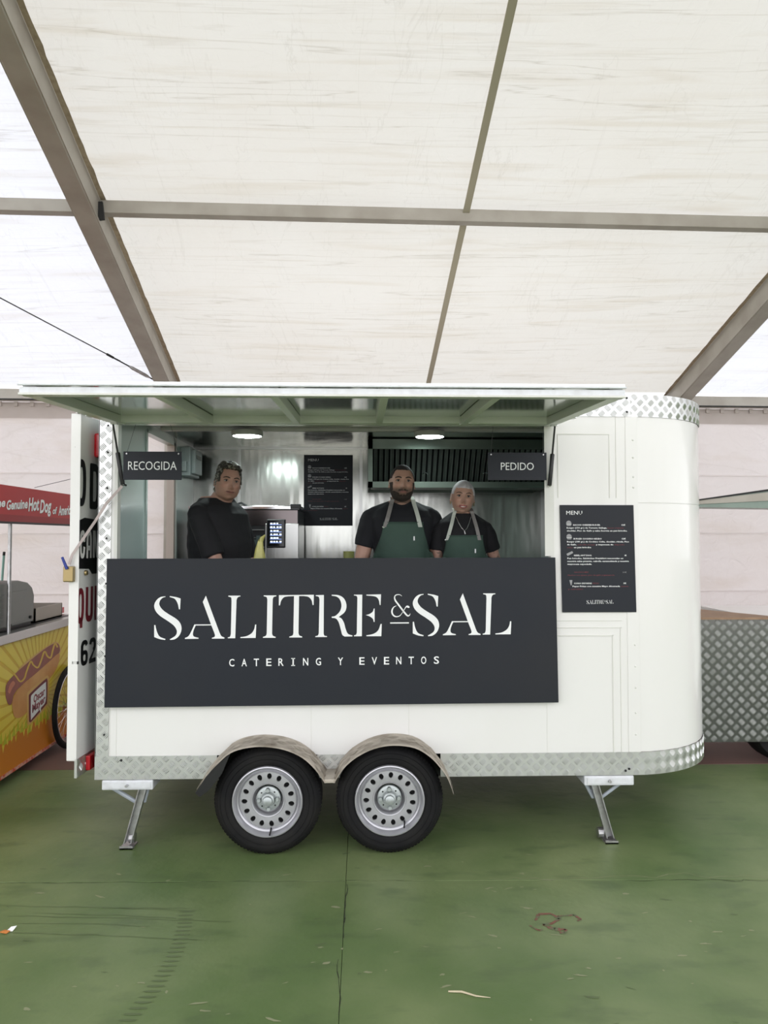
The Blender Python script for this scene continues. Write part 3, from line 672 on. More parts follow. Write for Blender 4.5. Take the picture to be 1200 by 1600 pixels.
def glyph(mb, ch, u0, wd, z1, z0, sx=.33, sy=.17, d=.0018):
    h_ = z1-z0
    def pt(x, y): return D(max(u0+x*wd, .001), z0+y*h_, d)
    def bars(*bb):
        for x0, y0, x1, y1 in bb: mb.add([pt(x0,y0),pt(x1,y0),pt(x1,y1),pt(x0,y1)], [(0,1,2,3)])
    def ring_(left=1, right=1, gap=None, y0=0, y1=1, skip=None):
        c = .16; H2 = y1-y0; o_, i_ = [], []
        for k in range(24):
            t = 2*math.pi*(k+.5)/24; q = 2.6 if (math.cos(t) > 0 and right) or (math.cos(t) < 0 and left) else 14
            f = lambda A, B: (.5+A*math.copysign(abs(math.cos(t))**(2/q), math.cos(t)), y0+H2*(.5+B*math.copysign(abs(math.sin(t))**(2/q), math.sin(t))))
            o_.append(f(.5,.5)); i_.append(f(.5-sx,.5-sy/H2))
        for k in range(24):
            k2 = (k+1)%24; m_ = ((o_[k][0]+o_[k2][0])/2, (o_[k][1]+o_[k2][1])/2)
            if skip and skip(*m_): continue
            if gap and m_[0] > .6 and gap[0] < m_[1] < gap[1]: continue
            mb.add([pt(*o_[k]),pt(*o_[k2]),pt(*i_[k2]),pt(*i_[k])], [(0,1,2,3)])
    if ch in 'OQ': ring_()
    if ch == 'Q': bars((.45,-.12,.8,.15))
    if ch == 'D': ring_(left=0)
    if ch == 'C': ring_(gap=(.36,.64))
    if ch == 'A': ring_(skip=lambda x, y: y < .6) ; bars((0,0,sx,.7),(1-sx,0,1,.7),(0,.28,1,.28+sy))
    if ch == 'N': bars((0,0,sx,1),(1-sx,0,1,1)); mb.add([pt(sx*.6,1),pt(sx*1.3,1),pt(1-sx*.6,0),pt(1-sx*1.3,0)], [(0,1,2,3)])
    if ch == 'U': bars((0,.2,sx,1),(1-sx,.2,1,1)); ring_(y0=0, y1=.6, skip=lambda x, y: y > .3)
    if ch == 'I': bars((0,0,1,1))
    if ch == '6': ring_(y1=.6); bars((0,.2,sx,.8)); ring_(y0=.3, skip=lambda x, y: y < .62 or (x > .6 and y < .8))
    if ch == '2': ring_(y0=.42, skip=lambda x, y: (x < .55 and y < .72)); bars((0,0,1,sy)); mb.add([pt(0,sy),pt(sx*1.2,sy),pt(1,.62),pt(1-sx*1.1,.50)], [(0,1,2,3)])
bk = MB(); glyph(bk,'O',-.045,.115,2.135,1.875); glyph(bk,'D',.115,.13,2.125,1.865)
glyph(bk,'6',.035,.085,1.140,1.0); glyph(bk,'2',.135,.085,1.140,1.0); bk.build('black_lettering', M_blackv, door, fix=False)['kind'] = 'stuff'
MB().prism([(.0,1.80),(.06,1.815),(.5,1.79),(.5,1.50),(.16,1.50),(.12,1.53),(.0,1.535)], lambda u,v,d: D(u,v,d), .0004, .0012).build('black_banner', M_blackv, door)
bk = MB(); glyph(bk,'C',.004,.065,1.745,1.59); glyph(bk,'A',.085,.065,1.745,1.59); glyph(bk,'N',.165,.075,1.745,1.59); bk.build('white_lettering', M_white, door, fix=False)['kind'] = 'stuff'
bk = MB(); glyph(bk,'Q',-.02,.085,1.43,1.235); glyph(bk,'U',.085,.09,1.43,1.235); glyph(bk,'I',.195,.03,1.43,1.235); bk.build('maroon_lettering', M_maroon, door, fix=False)['kind'] = 'stuff'
lk = MB().box(fxn-.075,fxn-.02,fyn-.03,fyn+.01,1.465,1.55).build('lock_case', M_brass, door, bevel=.006)
MB().tube([(fxn-.05,fyn-.035,1.535),(fxn-.075,fyn-.04,1.60)], [.009,.007], 8).build('blue_key', mat('blue_plastic', (.01,.03,.25), .4), lk)
MB().lathe([(0,.012),(.013,.012),(.015,0)], D(.07,1.51,.003), 'x', 14).build('key_cylinder', M_brass, door)
MB().prism([(.0,1.02),(.008,1.02),(.008,1.035),(.0,1.035)], lambda u,v,d: D(u,v,d), -.03, .003).build('edge_mark', M_blackv, door)
for z in (.75,1.4,2.1): MB().tube([D(DL,z,0),D(DL,z+.12,0)], .012, 8).build('hinge', M_zinc, door)
MB().box(fxn-.02,fxn+.03,fyn-.02,fyn+.04,2.385,2.40).build('door_catch', M_chrome, door)
# strap holding the leaf open
A_, B_, C_ = Vector((-1.335,-.03,1.99)), Vector((-1.47,-.05,1.80)), Vector((fxn-.03,fyn-.02,1.61))
sp = MB()
pts = [A_, A_.lerp(B_,.5)+Vector((-.01,-.01,0)), B_, B_.lerp(C_,.6)+Vector((.0,-.01,-.005)), C_, C_+Vector((-.015,0,-.05))]
for p, q in zip(pts, pts[1:]): sp.bar(p, q, .004, .014)
tag(sp.build('door_strap', M_strap), 'pale pink strap tying the open rear door to the left gas strut', 'strap')

# ================================================================== SIGNS
G4 = {   # glyph outlines (crop units), drawn once and reused
'S': [[(178,106),(130,114,1),(88,148,1),(68,200,1),(85,255,1),(130,302,1),(200,348,1),(262,395,1),(291,445,1),(280,492,1),(222,531),(228,537),(275,528,1),(318,490,1),(338,430,1),(325,372,1),(280,325,1),(210,282,1),(150,238,1),(119,190,1),(125,150,1),(150,122,1),(179,112)],
      [(222,104),(285,114,1),(329,128),(323,235),(312,233),(300,178,1),(272,132,1),(222,113)],
      [(68,390),(80,390),(90,440,1),(108,485,1),(132,510,1),(179,527),(176,537),(120,528,1),(68,508)]],
'A': [[(578,100),(648,290),(712,462),(730,497,1),(763,515),(760,524),(638,524),(638,516),(662,507,1),(668,490,1),(660,462),(632,393),(478,394),(458,440,1),(450,480,1),(462,504,1),(505,516),(505,525),(372,527),(372,518),(405,500,1),(430,460,1),(465,384),(629,383),(548,162)]],
'L': [[(800,100),(920,100),(918,108),(895,115,1),(882,140,1),(880,175),(868,520),(795,520),(795,512),(816,504,1),(825,478),(832,150),(827,118,1),(800,108)],
      [(920,509),(980,499,1),(1030,470,1),(1055,430,1),(1064,385),(1076,385),(1070,517),(920,518)]]}
G5 = {
'I': [[(72,92),(190,92),(190,100),(165,108,1),(156,130),(150,450),(158,470,1),(185,482),(182,490),(65,490),(65,482),(92,470,1),(100,450),(106,130),(98,108,1),(72,100)]],
'T': [[(215,90),(542,86),(540,182),(530,182),(520,137,1),(492,107,1),(450,98),(403,98),(398,445),(406,467,1),(432,478),(432,487),(312,487),(312,479),(342,467,1),(350,445),(356,99),(300,101),(262,110,1),(236,142,1),(224,186),(214,186)]],
'R': [[(560,90),(636,88),(634,450),(641,469,1),(665,475),(665,482),(556,483),(556,476),(580,467,1),(588,448),(595,130),(587,106,1),(560,97)],
      [(710,86),(775,91,1),(825,122,1),(848,183,1),(834,245,1),(775,295),(802,310,1),(825,350,1),(840,405,1),(862,452,1),(905,468),(903,477),(830,478),(808,460,1),(795,412,1),(775,345,1),(750,310,1),(710,302),(710,292),(745,283,1),(787,240,1),(801,185,1),(786,131,1),(755,104,1),(710,95)]],
'E': [[(918,85),(996,85),(992,475),(918,476),(918,469),(938,460,1),(945,440),(950,115),(943,98,1),(918,92)],
      [(1035,85),(1172,82),(1168,182),(1160,182),(1149,132,1),(1118,103,1),(1035,93)],
      [(1030,277),(1065,266,1),(1094,245,1),(1105,215),(1112,215),(1112,341),(1104,341),(1095,312,1),(1065,289,1)],
      [(1035,467),(1100,453,1),(1145,420,1),(1168,360),(1179,360),(1175,475),(1035,475)]]}
def ribbon(pts, ws):
    P = [Vector(p) for p in pts]; e = [P[0]*2-P[1]]+P+[P[-1]*2-P[-2]]; W = [ws[0]]+list(ws)+[ws[-1]]; c = []; wd = []
    for i in range(1, len(e)-2):
        for s_ in range(6):
            t = s_/6; a, b, cc, d = e[i-1:i+3]; c.append(.5*((2*b)+(cc-a)*t+(2*a-5*b+4*cc-d)*t*t+(3*b-a-3*cc+d)*t**3)); wd.append(W[i]*(1-t)+W[i+1]*t)
    c.append(P[-1]); wd.append(ws[-1]); out = []
    for i, p in enumerate(c):
        d = (c[min(i+1,len(c)-1)]-c[max(i-1,0)]).normalized(); n = Vector((-d.y, d.x)); out.append((p+n*wd[i]/2, p-n*wd[i]/2))
    return [[tuple(out[i][0]),tuple(out[i+1][0]),tuple(out[i+1][1]),tuple(out[i][1])] for i in range(len(out)-1)]
AMP = ribbon([(206,90),(192,79),(172,77),(152,84),(145,103),(152,128),(178,163),(212,208),(240,243),(258,258),(272,252),(279,238)], [3,5,6,8,10,13,14,14,14,12,7,3]) \
    + ribbon([(160,172),(138,184),(124,208),(124,235),(140,258),(165,265),(192,255),(213,228)], [3,8,13,14,12,8,6,3]) + ribbon([(213,228),(228,204),(240,185),(252,178),(264,184),(267,190)], [4,5,8,16,18,10])
UND = [[(107,314),(267,313),(267,323),(107,324)]]
def logo(fn):     # yields polygons; fn maps full-photograph-crop units to the sign
    out = []
    c4 = lambda p: (230+p[0]/6.316, 915+p[1]/6.316); c5 = lambda p: (400+p[0]/6., 915+p[1]/6.); c6 = lambda p: (590+p[0]/5.4545, 915+p[1]/5.4545)
    for g in 'SAL':
        for poly in G4[g]: out.append([c4(p) for p in curve(poly)])
    for g in 'ITRE':
        for poly in G5[g]: out.append([c5(p) for p in curve(poly)])
    for g, (ax0,ax1,bx0,bx1) in {'S':(68,338,645,686.2),'A':(372,763,692.1,751.2),'L':(795,1076,754.3,799)}.items():
        for poly in G4[g]: out.append([(bx0+(p[0]-ax0)/(ax1-ax0)*(bx1-bx0), 927.8+(p[1]-104)/(537-104)*66.4) for p in curve(poly)])
    out += [[c6(p) for p in q] for q in AMP+UND]
    return [[fn(*p) for p in q] for q in out]
LX = lambda px, py: (at(px,py,Y=-.045).x, at(px,py,Y=-.045).z)
LOGO = logo(lambda x, y: (x, y))
bn = thing('serving_banner', 'long anthracite name board across the front below the serving window', 'sign', (-.17,-.03,.78))
c_ = [at(168,873,-.03),at(164,1105,-.03),at(872,1097,-.03),at(867,871,-.03)]
MB().prism([(p.x,p.z) for p in c_], F_, -.042, -.030+.004).build('board', M_sign, bn, bevel=.0015)
lo = MB()
for q in LOGO: lo.prism([LX(*p) for p in q], F_, -.0435, -.042)
lo.build('logo_lettering', M_letter, bn, fix=False)
sm = MB()
for ch, cx in zip('CATERINGYEVENTOS', (284,323,361,400,438,476,515,555,624,691,730,768,806,845,884,924)):
    v, f = text_faces(ch, 1, bold=.012); xa, xb = min(p[0] for p in v), max(p[0] for p in v); y0, y1 = min(p[1] for p in v), max(p[1] for p in v)
    px = 220+cx/2; base = 1041.5-(px-360)/330*4.2; wpx = 2.2 if ch == 'I' else 8.2
    sm.add([(lambda q: (q[0], -.0432, q[1]))(LX(px-wpx/2+(p[0]-xa)/(xb-xa)*wpx, base-(p[1]-y0)/(y1-y0)*11.8)) for p in v], f)
    if ch == 'I':
        for yy in (0, 11): sm.add([(lambda q: (q[0], -.0432, q[1]))(LX(px+a_, base-yy-b_)) for a_, b_ in ((-3,-.4),(3,-.4),(3,1),(-3,1))], [(0,1,2,3)])
sm.build('small_lettering', M_letter, bn, fix=False)
for k, (x, z) in enumerate(((-1.35,.86),(1.03,.87),(-1.35,1.56),(1.03,1.56))): MB().box(x-.03,x+.03,-.026,.0,z-.02,z+.02).build('mounting_block', M_dark, bn)

def small_sign(txt, px0, py0, px1, py1, Y, label, wires):
    a, b = at(px0,py0,Y), at(px1,py1,Y); s = thing('hanging_sign', label, 'sign', ((a.x+b.x)/2,Y,b.z), 'hanging serving signs')
    MB().box(a.x,b.x,Y-.004,Y,b.z,a.z).build('board', M_sign, s, bevel=.001)
    m_ = MB(); W_, Hh = b.x-a.x, a.z-b.z; cap = .30*Hh if txt != 'PEDIDO' else .27*Hh; tw = W_*(.83 if txt != 'PEDIDO' else .56)
    v, f = text_faces(txt, 1, bold=-.002, space=1.0); xa, xb = min(p[0] for p in v), max(p[0] for p in v); y0, y1 = min(p[1] for p in v), max(p[1] for p in v)
    m_.add([((a.x+b.x)/2-tw/2+(p[0]-xa)/(xb-xa)*tw, Y-.0048, (a.z+b.z)/2-cap/2+(p[1]-y0)/(y1-y0)*cap) for p in v], f); m_.build('lettering', M_letter, s, fix=False)
    for i, (x, tx) in enumerate(((a.x+.018, wires[0]),(b.x-.018, wires[1]))):
        MB().lathe([(0,-.0065),(.004,-.0065),(.005,-.004)], (x,Y,a.z-.012), 'y', 8).build('eyelet', M_zinc, s)
        MB().tube([(x,Y-.002,a.z-.012),(tx,Y-.02,2.325)], .0011, 5).build('hanging_wire', M_wire, s)
small_sign('RECOGIDA', 193,705.5,284,750, -.06, 'small dark sign reading RECOGIDA hanging at the left end of the serving window', (-1.25,-1.06))
small_sign('PEDIDO', 762,707,854,750.5, -.06, 'small dark sign reading PEDIDO hanging at the right end of the serving window', (.72,1.0))

def menu(name, x0, z1, Wd, Hh, Y, label, shear=0, dim=1):
    o = thing(name, label, 'menu board', (x0+Wd/2,Y,z1-Hh), 'menu boards')
    fn = lambda u, v, d=0: (x0+u*Wd+shear*v, Y-d, z1-v*Hh)       # v downwards 0..1
    MB().prism([(0,0),(0,1),(1,1),(1,0)], lambda u,v,d: fn(u,v,d), 0, .005).build('board', M_sign, o, bevel=.001)
    wt, rd, gy = MB(), MB(), MB()
    def line(mb, t, u, v, cap, fit, bold=.012):
        vv, f = text_faces(t, 1, bold=bold, res=1); xa, xb = min(p[0] for p in vv), max(p[0] for p in vv)
        mb.add([fn(u+(p[0]-xa)/(xb-xa)*fit, v-(p[1])/.72*cap, .0056) for p in vv], f)
    line(wt,'MENU',.085,.090,.037,.215,0)
    c = .0135
    for (u,v,f,t) in ((.175,.193,.365,'BACON CHEESEBURGUER'),(.83,.193,.05,'12€'),(.085,.220,.545,'Burger (150 gr.) de Ternera Gallega,'),(.085,.247,.82,'cheddar, Pico de Gallo y salsa Secreta en pan brioche.'),
        (.175,.322,.38,'BURGER COCHINO NEGRO'),(.83,.322,.05,'12€'),(.085,.349,.84,'Burger (180 gr.) de Cochino Celta, cheddar, rúcula, Pico'),(.085,.376,.13,'de Gallo,'),(.475,.376,.235,'y mayonesa de'),(.175,.402,.235,'en pan brioche'),
        (.175,.477,.235,'REBEL HOT DOG'),(.86,.477,.025,'8€'),(.085,.504,.755,'Pan brioche, Salchichas Frankfurt maceradas en'),(.085,.531,.83,'nuestra salsa picante, cebolla caramelizada y nuestra'),(.085,.558,.33,'mayonesa especiada.'),
        (.165,.737,.24,'CONO DE PAPAS'),(.835,.737,.035,'5€'),(.145,.764,.64,'Papas Fritas con nuestra Mayo Ahumada')): line(wt,t,u,v,c,f,.022)
    for (u,v,f,t) in ((.64,.220,.22,'bacon crujiente'),(.225,.376,.235,'cebolla crispy'),(.72,.376,.14,'chipotle'),(.085,.402,.075,'suave'),(.175,.633,.19,'NACHOS MIX'),(.085,.660,.63,'Nachos con queso, pico de gallo y guacamole'),(.42,.737,.08,'FRITAS'),(.80,.764,.10,'suave'),(.085,.790,.20,'y cebollino')): line(rd,t,u,v,c*.95,f,.01)
    line(gy,'10€',.83,.635,c,.05,0)
    # small pictograms: two burgers, a hot dog, a cone
    for v0 in (.150,.275):
        gy.add([fn(.115+.036*math.cos(t), v0+.022-.026*math.sin(t)*(1 if math.sin(t)>0 else .0), .0056) for t in [math.pi*k/10 for k in range(11)]], [tuple(range(11))])
        wt.add([fn(*p,.0056) for p in ((.082,v0+.026),(.150,v0+.026),(.150,v0+.032),(.082,v0+.032))], [(0,1,2,3)])
        gy.add([fn(*p,.0056) for p in ((.085,v0+.036),(.148,v0+.036),(.142,v0+.046),(.09,v0+.046))], [(0,1,2,3)])
    gy.add([fn(*p,.0056) for p in ((.075,.455),(.15,.430),(.165,.445),(.155,.452),(.09,.475),(.08,.468))], [(0,1,2,3,4,5)])
    gy.add([fn(*p,.0056) for p in ((.105,.700),(.145,.700),(.14,.72),(.130,.750),(.122,.750),(.11,.72))], [(0,1,2,3,4,5)])
    lx0, lx1 = 240.8, 799; k = .36/(lx1-lx0); kv = k*Wd/Hh
    for q in LOGO[:-1]: wt.flat([(.33+(p[0]-lx0)*k, .905+(p[1]-965)*kv*1.15) for p in q], lambda u, v: fn(u,v,.0056))
    wt.build('white_lettering', M_letter, o, fix=False); rd.build('red_lettering', M_redvin, o, fix=False); gy.build('grey_print', M_greyvin, o, fix=False)
menu('menu_board', 1.110, 1.889, .421, .605, -.004, 'dark menu board fixed on the white trailer side right of the window', shear=.010)
menu('menu_board', -.503, 2.405, .412, .600, 2.105, 'dark menu board on the steel back wall inside, above the counter')

# ================================================================== KITCHEN INSIDE
bench = thing('kitchen_bench', 'long stainless bench along the back wall inside the trailer', 'bench', (.1,1.8,.47))
MB().box(-1.40,1.49,1.40,2.10,1.33,1.37).build('bench_top', M_steel2, bench, bevel=.004)
for x in (-1.3,-.3,.7,1.45):
    for y in (1.45,2.05): MB().box(x-.02,x+.02,y-.02,y+.02,.47,1.33).build('leg', M_steel2, bench)
MB().box(-1.36,1.46,1.44,2.08,.65,.68).build('lower_shelf', M_steel2, bench)
ov = thing('oven', 'stainless steel oven with black front standing on the bench behind the left man', 'oven', (-.88,1.75,1.37))
ox0, ox1, oz1 = -1.30, -.475, 1.945
MB().box(ox0,ox1-.02,1.44,2.05,1.38,oz1-.03).build('body', M_steel2, ov, bevel=.006)
MB().box(ox0-.01,ox1,1.42,2.06,oz1-.03,oz1).build('top_plate', M_chrome, ov, bevel=.005)
MB().box(ox1-.075,ox1+.005,1.415,1.45,oz1-.025,oz1+.012).build('corner_cap', M_black, ov, bevel=.006)
MB().box(ox0+.02,ox1-.02,1.425,1.44,oz1-.15,oz1-.035).build('control_panel', mat('dark_mirror_steel', (.16,.14,.14), .2, metal=1), ov)
MB().box(ox0+.02,-.735,1.43,1.44,1.40,oz1-.15).build('oven_chamber', M_black, ov)
for z in (1.47,1.56,1.63,1.70,1.76): MB().box(ox0+.04,-.745,1.415,1.43,z,z+.006).build('rack', M_steel2, ov)
MB().box(ox0+.04,-.76,1.40,1.43,1.64,1.69).box(-.80,-.77,1.40,1.43,1.69,1.72).build('tray', mat('grey_tray', (.10,.13,.13), .3, metal=.6), ov)
MB().box(-.735,ox1-.012,1.418,1.44,1.38,oz1-.135).build('side_door', M_steel2, ov, bevel=.003)
MB().tube([(ox0+.3,1.45,oz1),(ox0+.38,1.45,oz1+.02),(ox0+.42,1.45,oz1+.0)], .01, 6).build('cable_stub', M_black, ov)
tb = thing('tablet', 'small black tablet with a lit screen on the front of the oven', 'tablet', (-.655,1.41,1.63))
MB().box(-.725,-.585,1.400,1.412,1.628,1.842).build('case', M_black, tb, bevel=.006)
MB().box(-.716,-.594,1.3985,1.400,1.64,1.832).build('screen', M_screen, tb)
sc = MB(); sb = MB(); rp = random.Random(3)
for r_ in range(6):
    z = 1.815-r_*.027
    for c in range(4 if r_%2 else 3): x = -.695+c*.022+rp.uniform(-.002,.002); sc.box(x,x+rp.uniform(.012,.018),1.398,1.3985,z-.010,z)
    sb.box(-.698,-.612,1.3982,1.3985,z-.016,z-.012)
sc.build('screen_icons', E_('screen_white', (.75,.85,1), 1.4), tb); sb.build('screen_rows', E_('screen_blue', (.3,.4,.8), .8), tb)
MB().box(-1.03,-.95,1.413,1.424,oz1-.15,oz1-.03).build('blue_reflection', mat('blue_reflection_tint', (.01,.06,.45), .4), ov)  # blue reflection in the oven front, painted as a coloured strip
bx = thing('fuse_box', 'pale grey electrical box on the inside wall by the open rear door', 'electrical box', (-1.40,1.9,2.15))
MB().box(-1.435,-1.355,1.66,1.98,2.19,2.42).build('housing', M_plas, bx, bevel=.008)
MB().box(-1.357,-1.325,1.70,1.94,2.21,2.40).build('cover', M_plas, bx, bevel=.006)
MB().box(-1.326,-1.322,1.74,1.90,2.33,2.36).build('breaker_window', M_black, bx); MB().box(-1.425,-1.375,1.60,1.66,2.22,2.30).build('socket', M_plas, bx, bevel=.005)
hd = thing('extractor_hood', 'dark steel extractor hood with slanted baffle filters over the right of the bench', 'hood', (.75,1.75,2.08))
hx0, hx1, hz0, hz1 = .035, 1.455, 2.085, 2.455
MB().box(hx0,hx0+.035,1.45,1.47,hz0,hz1).box(hx1-.035,hx1,1.45,1.47,hz0,hz1).box(hx0,hx1,1.45,1.47,hz1-.075,hz1).box(hx0,hx1,1.45,1.47,hz0,hz0+.045).build('front_frame', M_dsteel, hd)
MB().box(hx0,hx0+.01,1.47,2.10,hz0,hz1).box(hx1-.01,hx1,1.47,2.10,hz0,hz1).box(hx0,hx1,2.09,2.10,hz0,hz1).box(hx0,hx1,1.47,2.1,hz1-.01,hz1).build('canopy', M_dsteel, hd)
MB().box(hx0+.02,hx1-.02,1.47,1.72,hz0,hz0+.02).build('grease_gutter', M_dsteel, hd)
ns = 32; M_slat = mat('baffle_slat_steel', (.36,.40,.37), .4, metal=.8, var=.7, vscale=5, var_col=(.12,.14,.13))
sl0 = None
for k in range(ns):
    x = hx0+.06+(hx1-hx0-.12)*k/(ns-1)
    p, q = Vector((0,1.72,hz0+.01)), Vector((0,1.50,hz1-.06))
    if sl0 is None:
        g = MB(); g.bar(Vector((x,0,0))+p, Vector((x,0,0))+q, .022, .004, (0,1,0)); g.bar(Vector((x-.011,-.008,-.004))+p, Vector((x-.011,-.008,-.004))+q, .004, .018, (0,1,0)); g.bar(Vector((x+.011,-.008,-.004))+p, Vector((x+.011,-.008,-.004))+q, .004, .018, (0,1,0))
        sl0 = g.build('slat', M_slat, hd); xx0 = x
    else:
        c = sl0.copy(); COL.objects.link(c); c.location.x = x-xx0
MB().add([(hx0+.02,1.75,hz0+.015),(hx1-.02,1.75,hz0+.015),(hx1-.02,1.53,hz1-.04),(hx0+.02,1.53,hz1-.04)], [(0,1,2,3)]).build('filter_back', M_black, hd)
hk = None
for k in range(10):
    x = hx0+.10+k*.14
    if x < hx1-.05: MB().lathe([(0,0),(.007,.0),(.007,.03),(0,.032)], (x,1.60,hz0+.022), 'z', 8).build('filter_knob', M_chrome, hd)
for x in (.48,.95): MB().box(x-.014,x+.014,1.49,1.70,hz0+.02,hz0+.028).tube([(x-.02,1.56,2.20),(x,1.55,2.21),(x+.02,1.56,2.20)], .004, 6).build('filter_handle', M_chrome, hd)
# things on the serving shelf and bench
M_yel = mat('yellow_green_plastic', (.52,.50,.16), .35, var=.5, vscale=20, var_col=(.35,.33,.08))
pb = at(409,868,.20)
def bagf(u, v):
    t = 2*math.pi*u; r_ = (.070-.060*v**1.3)*(1+.35*noise.noise(Vector((math.cos(t)*2.2,math.sin(t)*2.2,v*5))))+.004
    return Vector((pb.x-.03+.022*v+r_*1.05*math.cos(t), .20+r_*math.sin(t)*.8, 1.302+.385*v+.012*noise.noise(Vector((t,v*6,2)))))
bg_ = thing('plastic_bag', 'yellow green crumpled bag standing between the left man and the oven', 'bag', (pb.x-.03,.20,1.30))
MB().grid(bagf, 30, 20, 0, True).build('bag_body', M_yel, bg_, smooth=True); MB().tube([(pb.x-.01,.20,1.66),(pb.x+.0,.20,1.70),(pb.x+.02,.19,1.72)], [.01,.013,.004], 8).build('bag_neck', M_yel, bg_)
pc = at(545,868,1.5)
tag(MB().lathe([(0,1.37),(.036,1.37),(.042,1.60),(.038,1.60),(.034,1.40),(0,1.40)], (pc.x,1.5,0), 'z', 24).build('sauce_tub', mat('olive_tub', (.30,.30,.10), .4), smooth=40), 'olive green tub on the bench left of the bearded man', 'tub')

# ================================================================== PEOPLE
def sm(a, b, x): t = min(max((x-a)/(b-a), 0), 1); return t*t*(3-2*t)
def g2(p, c, s): return math.exp(-sum(((p[i]-c[i])/s[i])**2 for i in range(3)))
def head_pt(u, v, fem=0, smile=0, jaw=1.0):    # u around, v 0 chin .. 1 crown; face looks to -Y, local metres
    t = 2*math.pi*u; ph = math.pi*(v-.5); cz = math.sin(ph); cr = math.cos(ph)
    x, y, z = .076*cr*math.cos(t), .096*cr*math.sin(t), .118*cz
    # squarer skull, jaw taper
    k = sm(0, -.115, z)
    x *= 1+.06*sm(-.02,.06,z)-(.10+.10*fem)*k; wide = 1+.20*jaw*k*(1-sm(-.09,-.118,z)); x *= wide
    if z < -.02 and y > 0: y *= 1-.35*sm(-.02,-.11,z)
    if z < 0 and y < 0: y *= 1+.08*k
    if z < -.07: z = z*(1-.06*sm(-.07,-.118,z))
    if z > .0 and y < 0: y *= 1-.04*sm(.04,.11,z)
    p = Vector((x, y, z)); ax = abs(x)
    if y < .02:
        f = sm(.02, -.03, y); q = (ax, 0, z); d = 0
        d += .027*g2(q,(0,0,-.027),(.010,1,.013)) + .016*g2(q,(0,0,-.004),(.0075,1,.024)) + .011*g2(q,(.013,0,-.032),(.006,1,.008))
        d -= .0145*g2(q,(.032,0,.010),(.016,1,.012)); d += .008*g2(q,(.030,0,.034),(.026,1,.008))
        d += .006*g2(q,(.046,0,-.020+.004*smile),(.018,1,.018)); d += .007*g2(q,(0,0,-.062),(.026,1,.013))
        d += .008*g2(q,(0,0,-.102),(.022,1,.014)); d -= .005*g2(q,(0,0,-.082),(.025,1,.006))
        d -= .004*g2(q,(0,0,-.060),(.024+.004*smile,1,.0028)); d += .003*smile*g2(q,(.037,0,-.048),(.012,1,.012))
        p.y -= d*f
    return p
def smesh(fn_list, vox, smooth_it=4, name='body'):
    me = bpy.data.meshes.new(name); v, f = [], []
    for mb in fn_list:
        n = len(v); v += mb.v; f += [tuple(i+n for i in q) for q in mb.f]
    me.from_pydata([tuple(q) for q in v], [], f); me.update()
    bm = bmesh.new(); bm.from_mesh(me); bmesh.ops.remove_doubles(bm, verts=bm.verts, dist=1e-5); bmesh.ops.recalc_face_normals(bm, faces=bm.faces); bm.to_mesh(me); bm.free()
    o = bpy.data.objects.new(name, me); COL.objects.link(o)
    r_ = o.modifiers.new('r', 'REMESH'); r_.mode = 'VOXEL'; r_.voxel_size = vox
    s_ = o.modifiers.new('s', 'SMOOTH'); s_.iterations = smooth_it; s_.factor = .5
    dg = bpy.context.evaluated_depsgraph_get(); out = bpy.data.meshes.new_from_object(o.evaluated_get(dg)); bpy.data.objects.remove(o); bpy.data.meshes.remove(me)
    for p in out.polygons: p.use_smooth = True
    return out
def cap(mb, p, q, r0, r1, n=16):
    p, q = Vector(p), Vector(q); d = (q-p); L = d.length; d.normalize(); pts, rs = [], []
    for k in range(5): a = math.pi/2*k/4; pts.append(p-d*r0*math.cos(a)); rs.append(max(r0*math.sin(a), .0008))
    for k in range(5): a = math.pi/2*k/4; pts.append(q+d*r1*math.sin(a)); rs.append(max(r1*math.cos(a), .0008))
    mb.tube(pts, rs, n)
def loft(mb, rings, n=28):    # rings: (center Vector, half width, half depth, angle)
    vs = []; fs = []
    for c, a, b, ang in rings:
        for k in range(n):
            t = 2*math.pi*k/n; ct, st = math.cos(t), math.sin(t); e = .82
            lx = a*math.copysign(abs(ct)**e, ct); ly = b*math.copysign(abs(st)**e, st)
            vs.append(Vector(c)+Vector((lx*math.cos(ang)-ly*math.sin(ang), lx*math.sin(ang)+ly*math.cos(ang), 0)))
    for i in range(len(rings)-1):
        for k in range(n): fs.append((i*n+k,i*n+(k+1)%n,(i+1)*n+(k+1)%n,(i+1)*n+k))
    fs += [tuple(reversed(range(n))), tuple((len(rings)-1)*n+k for k in range(n))]; mb.add(vs, fs)
def hand(wr, el, palmn, s=1, side=1):
    mbs = []; d = (Vector(wr)-Vector(el)).normalized(); pn = Vector(palmn).normalized(); a = d.cross(pn).normalized()*side
    m0 = MB(); W_ = Vector(wr)
    for k in range(4): o_ = a*(.027-.018*k)*s; cap(m0, W_+d*.012*s+o_*.6, W_+d*.085*s+o_, .014*s, .0115*s, 10)
    for k, (L_, b_) in enumerate(((.070,.012),(.078,.0),(.073,-.0),(.056,-.0))):
        o_ = a*(.027-.018*k)*s; b0 = W_+d*.088*s+o_; c1 = b0+d*L_*.45*s+pn*.008*s; c2 = c1+d*L_*.35*s+pn*.016*s; c3 = c2+d*L_*.15*s+pn*.014*s
        cap(m0,b0,c1,.0088*s,.0082*s,8); cap(m0,c1,c2,.0082*s,.0075*s,8); cap(m0,c2,c3,.0075*s,.0065*s,8)
    t0 = W_+d*.025*s+a*.022*s; t1 = t0+(d*.6+a*.7+pn*.3).normalized()*.045*s; t2 = t1+(d*.85+a*.3+pn*.3).normalized()*.032*s
    cap(m0,t0,t1,.013*s,.0105*s,8); cap(m0,t1,t2,.0105*s,.008*s,8)
    return m0
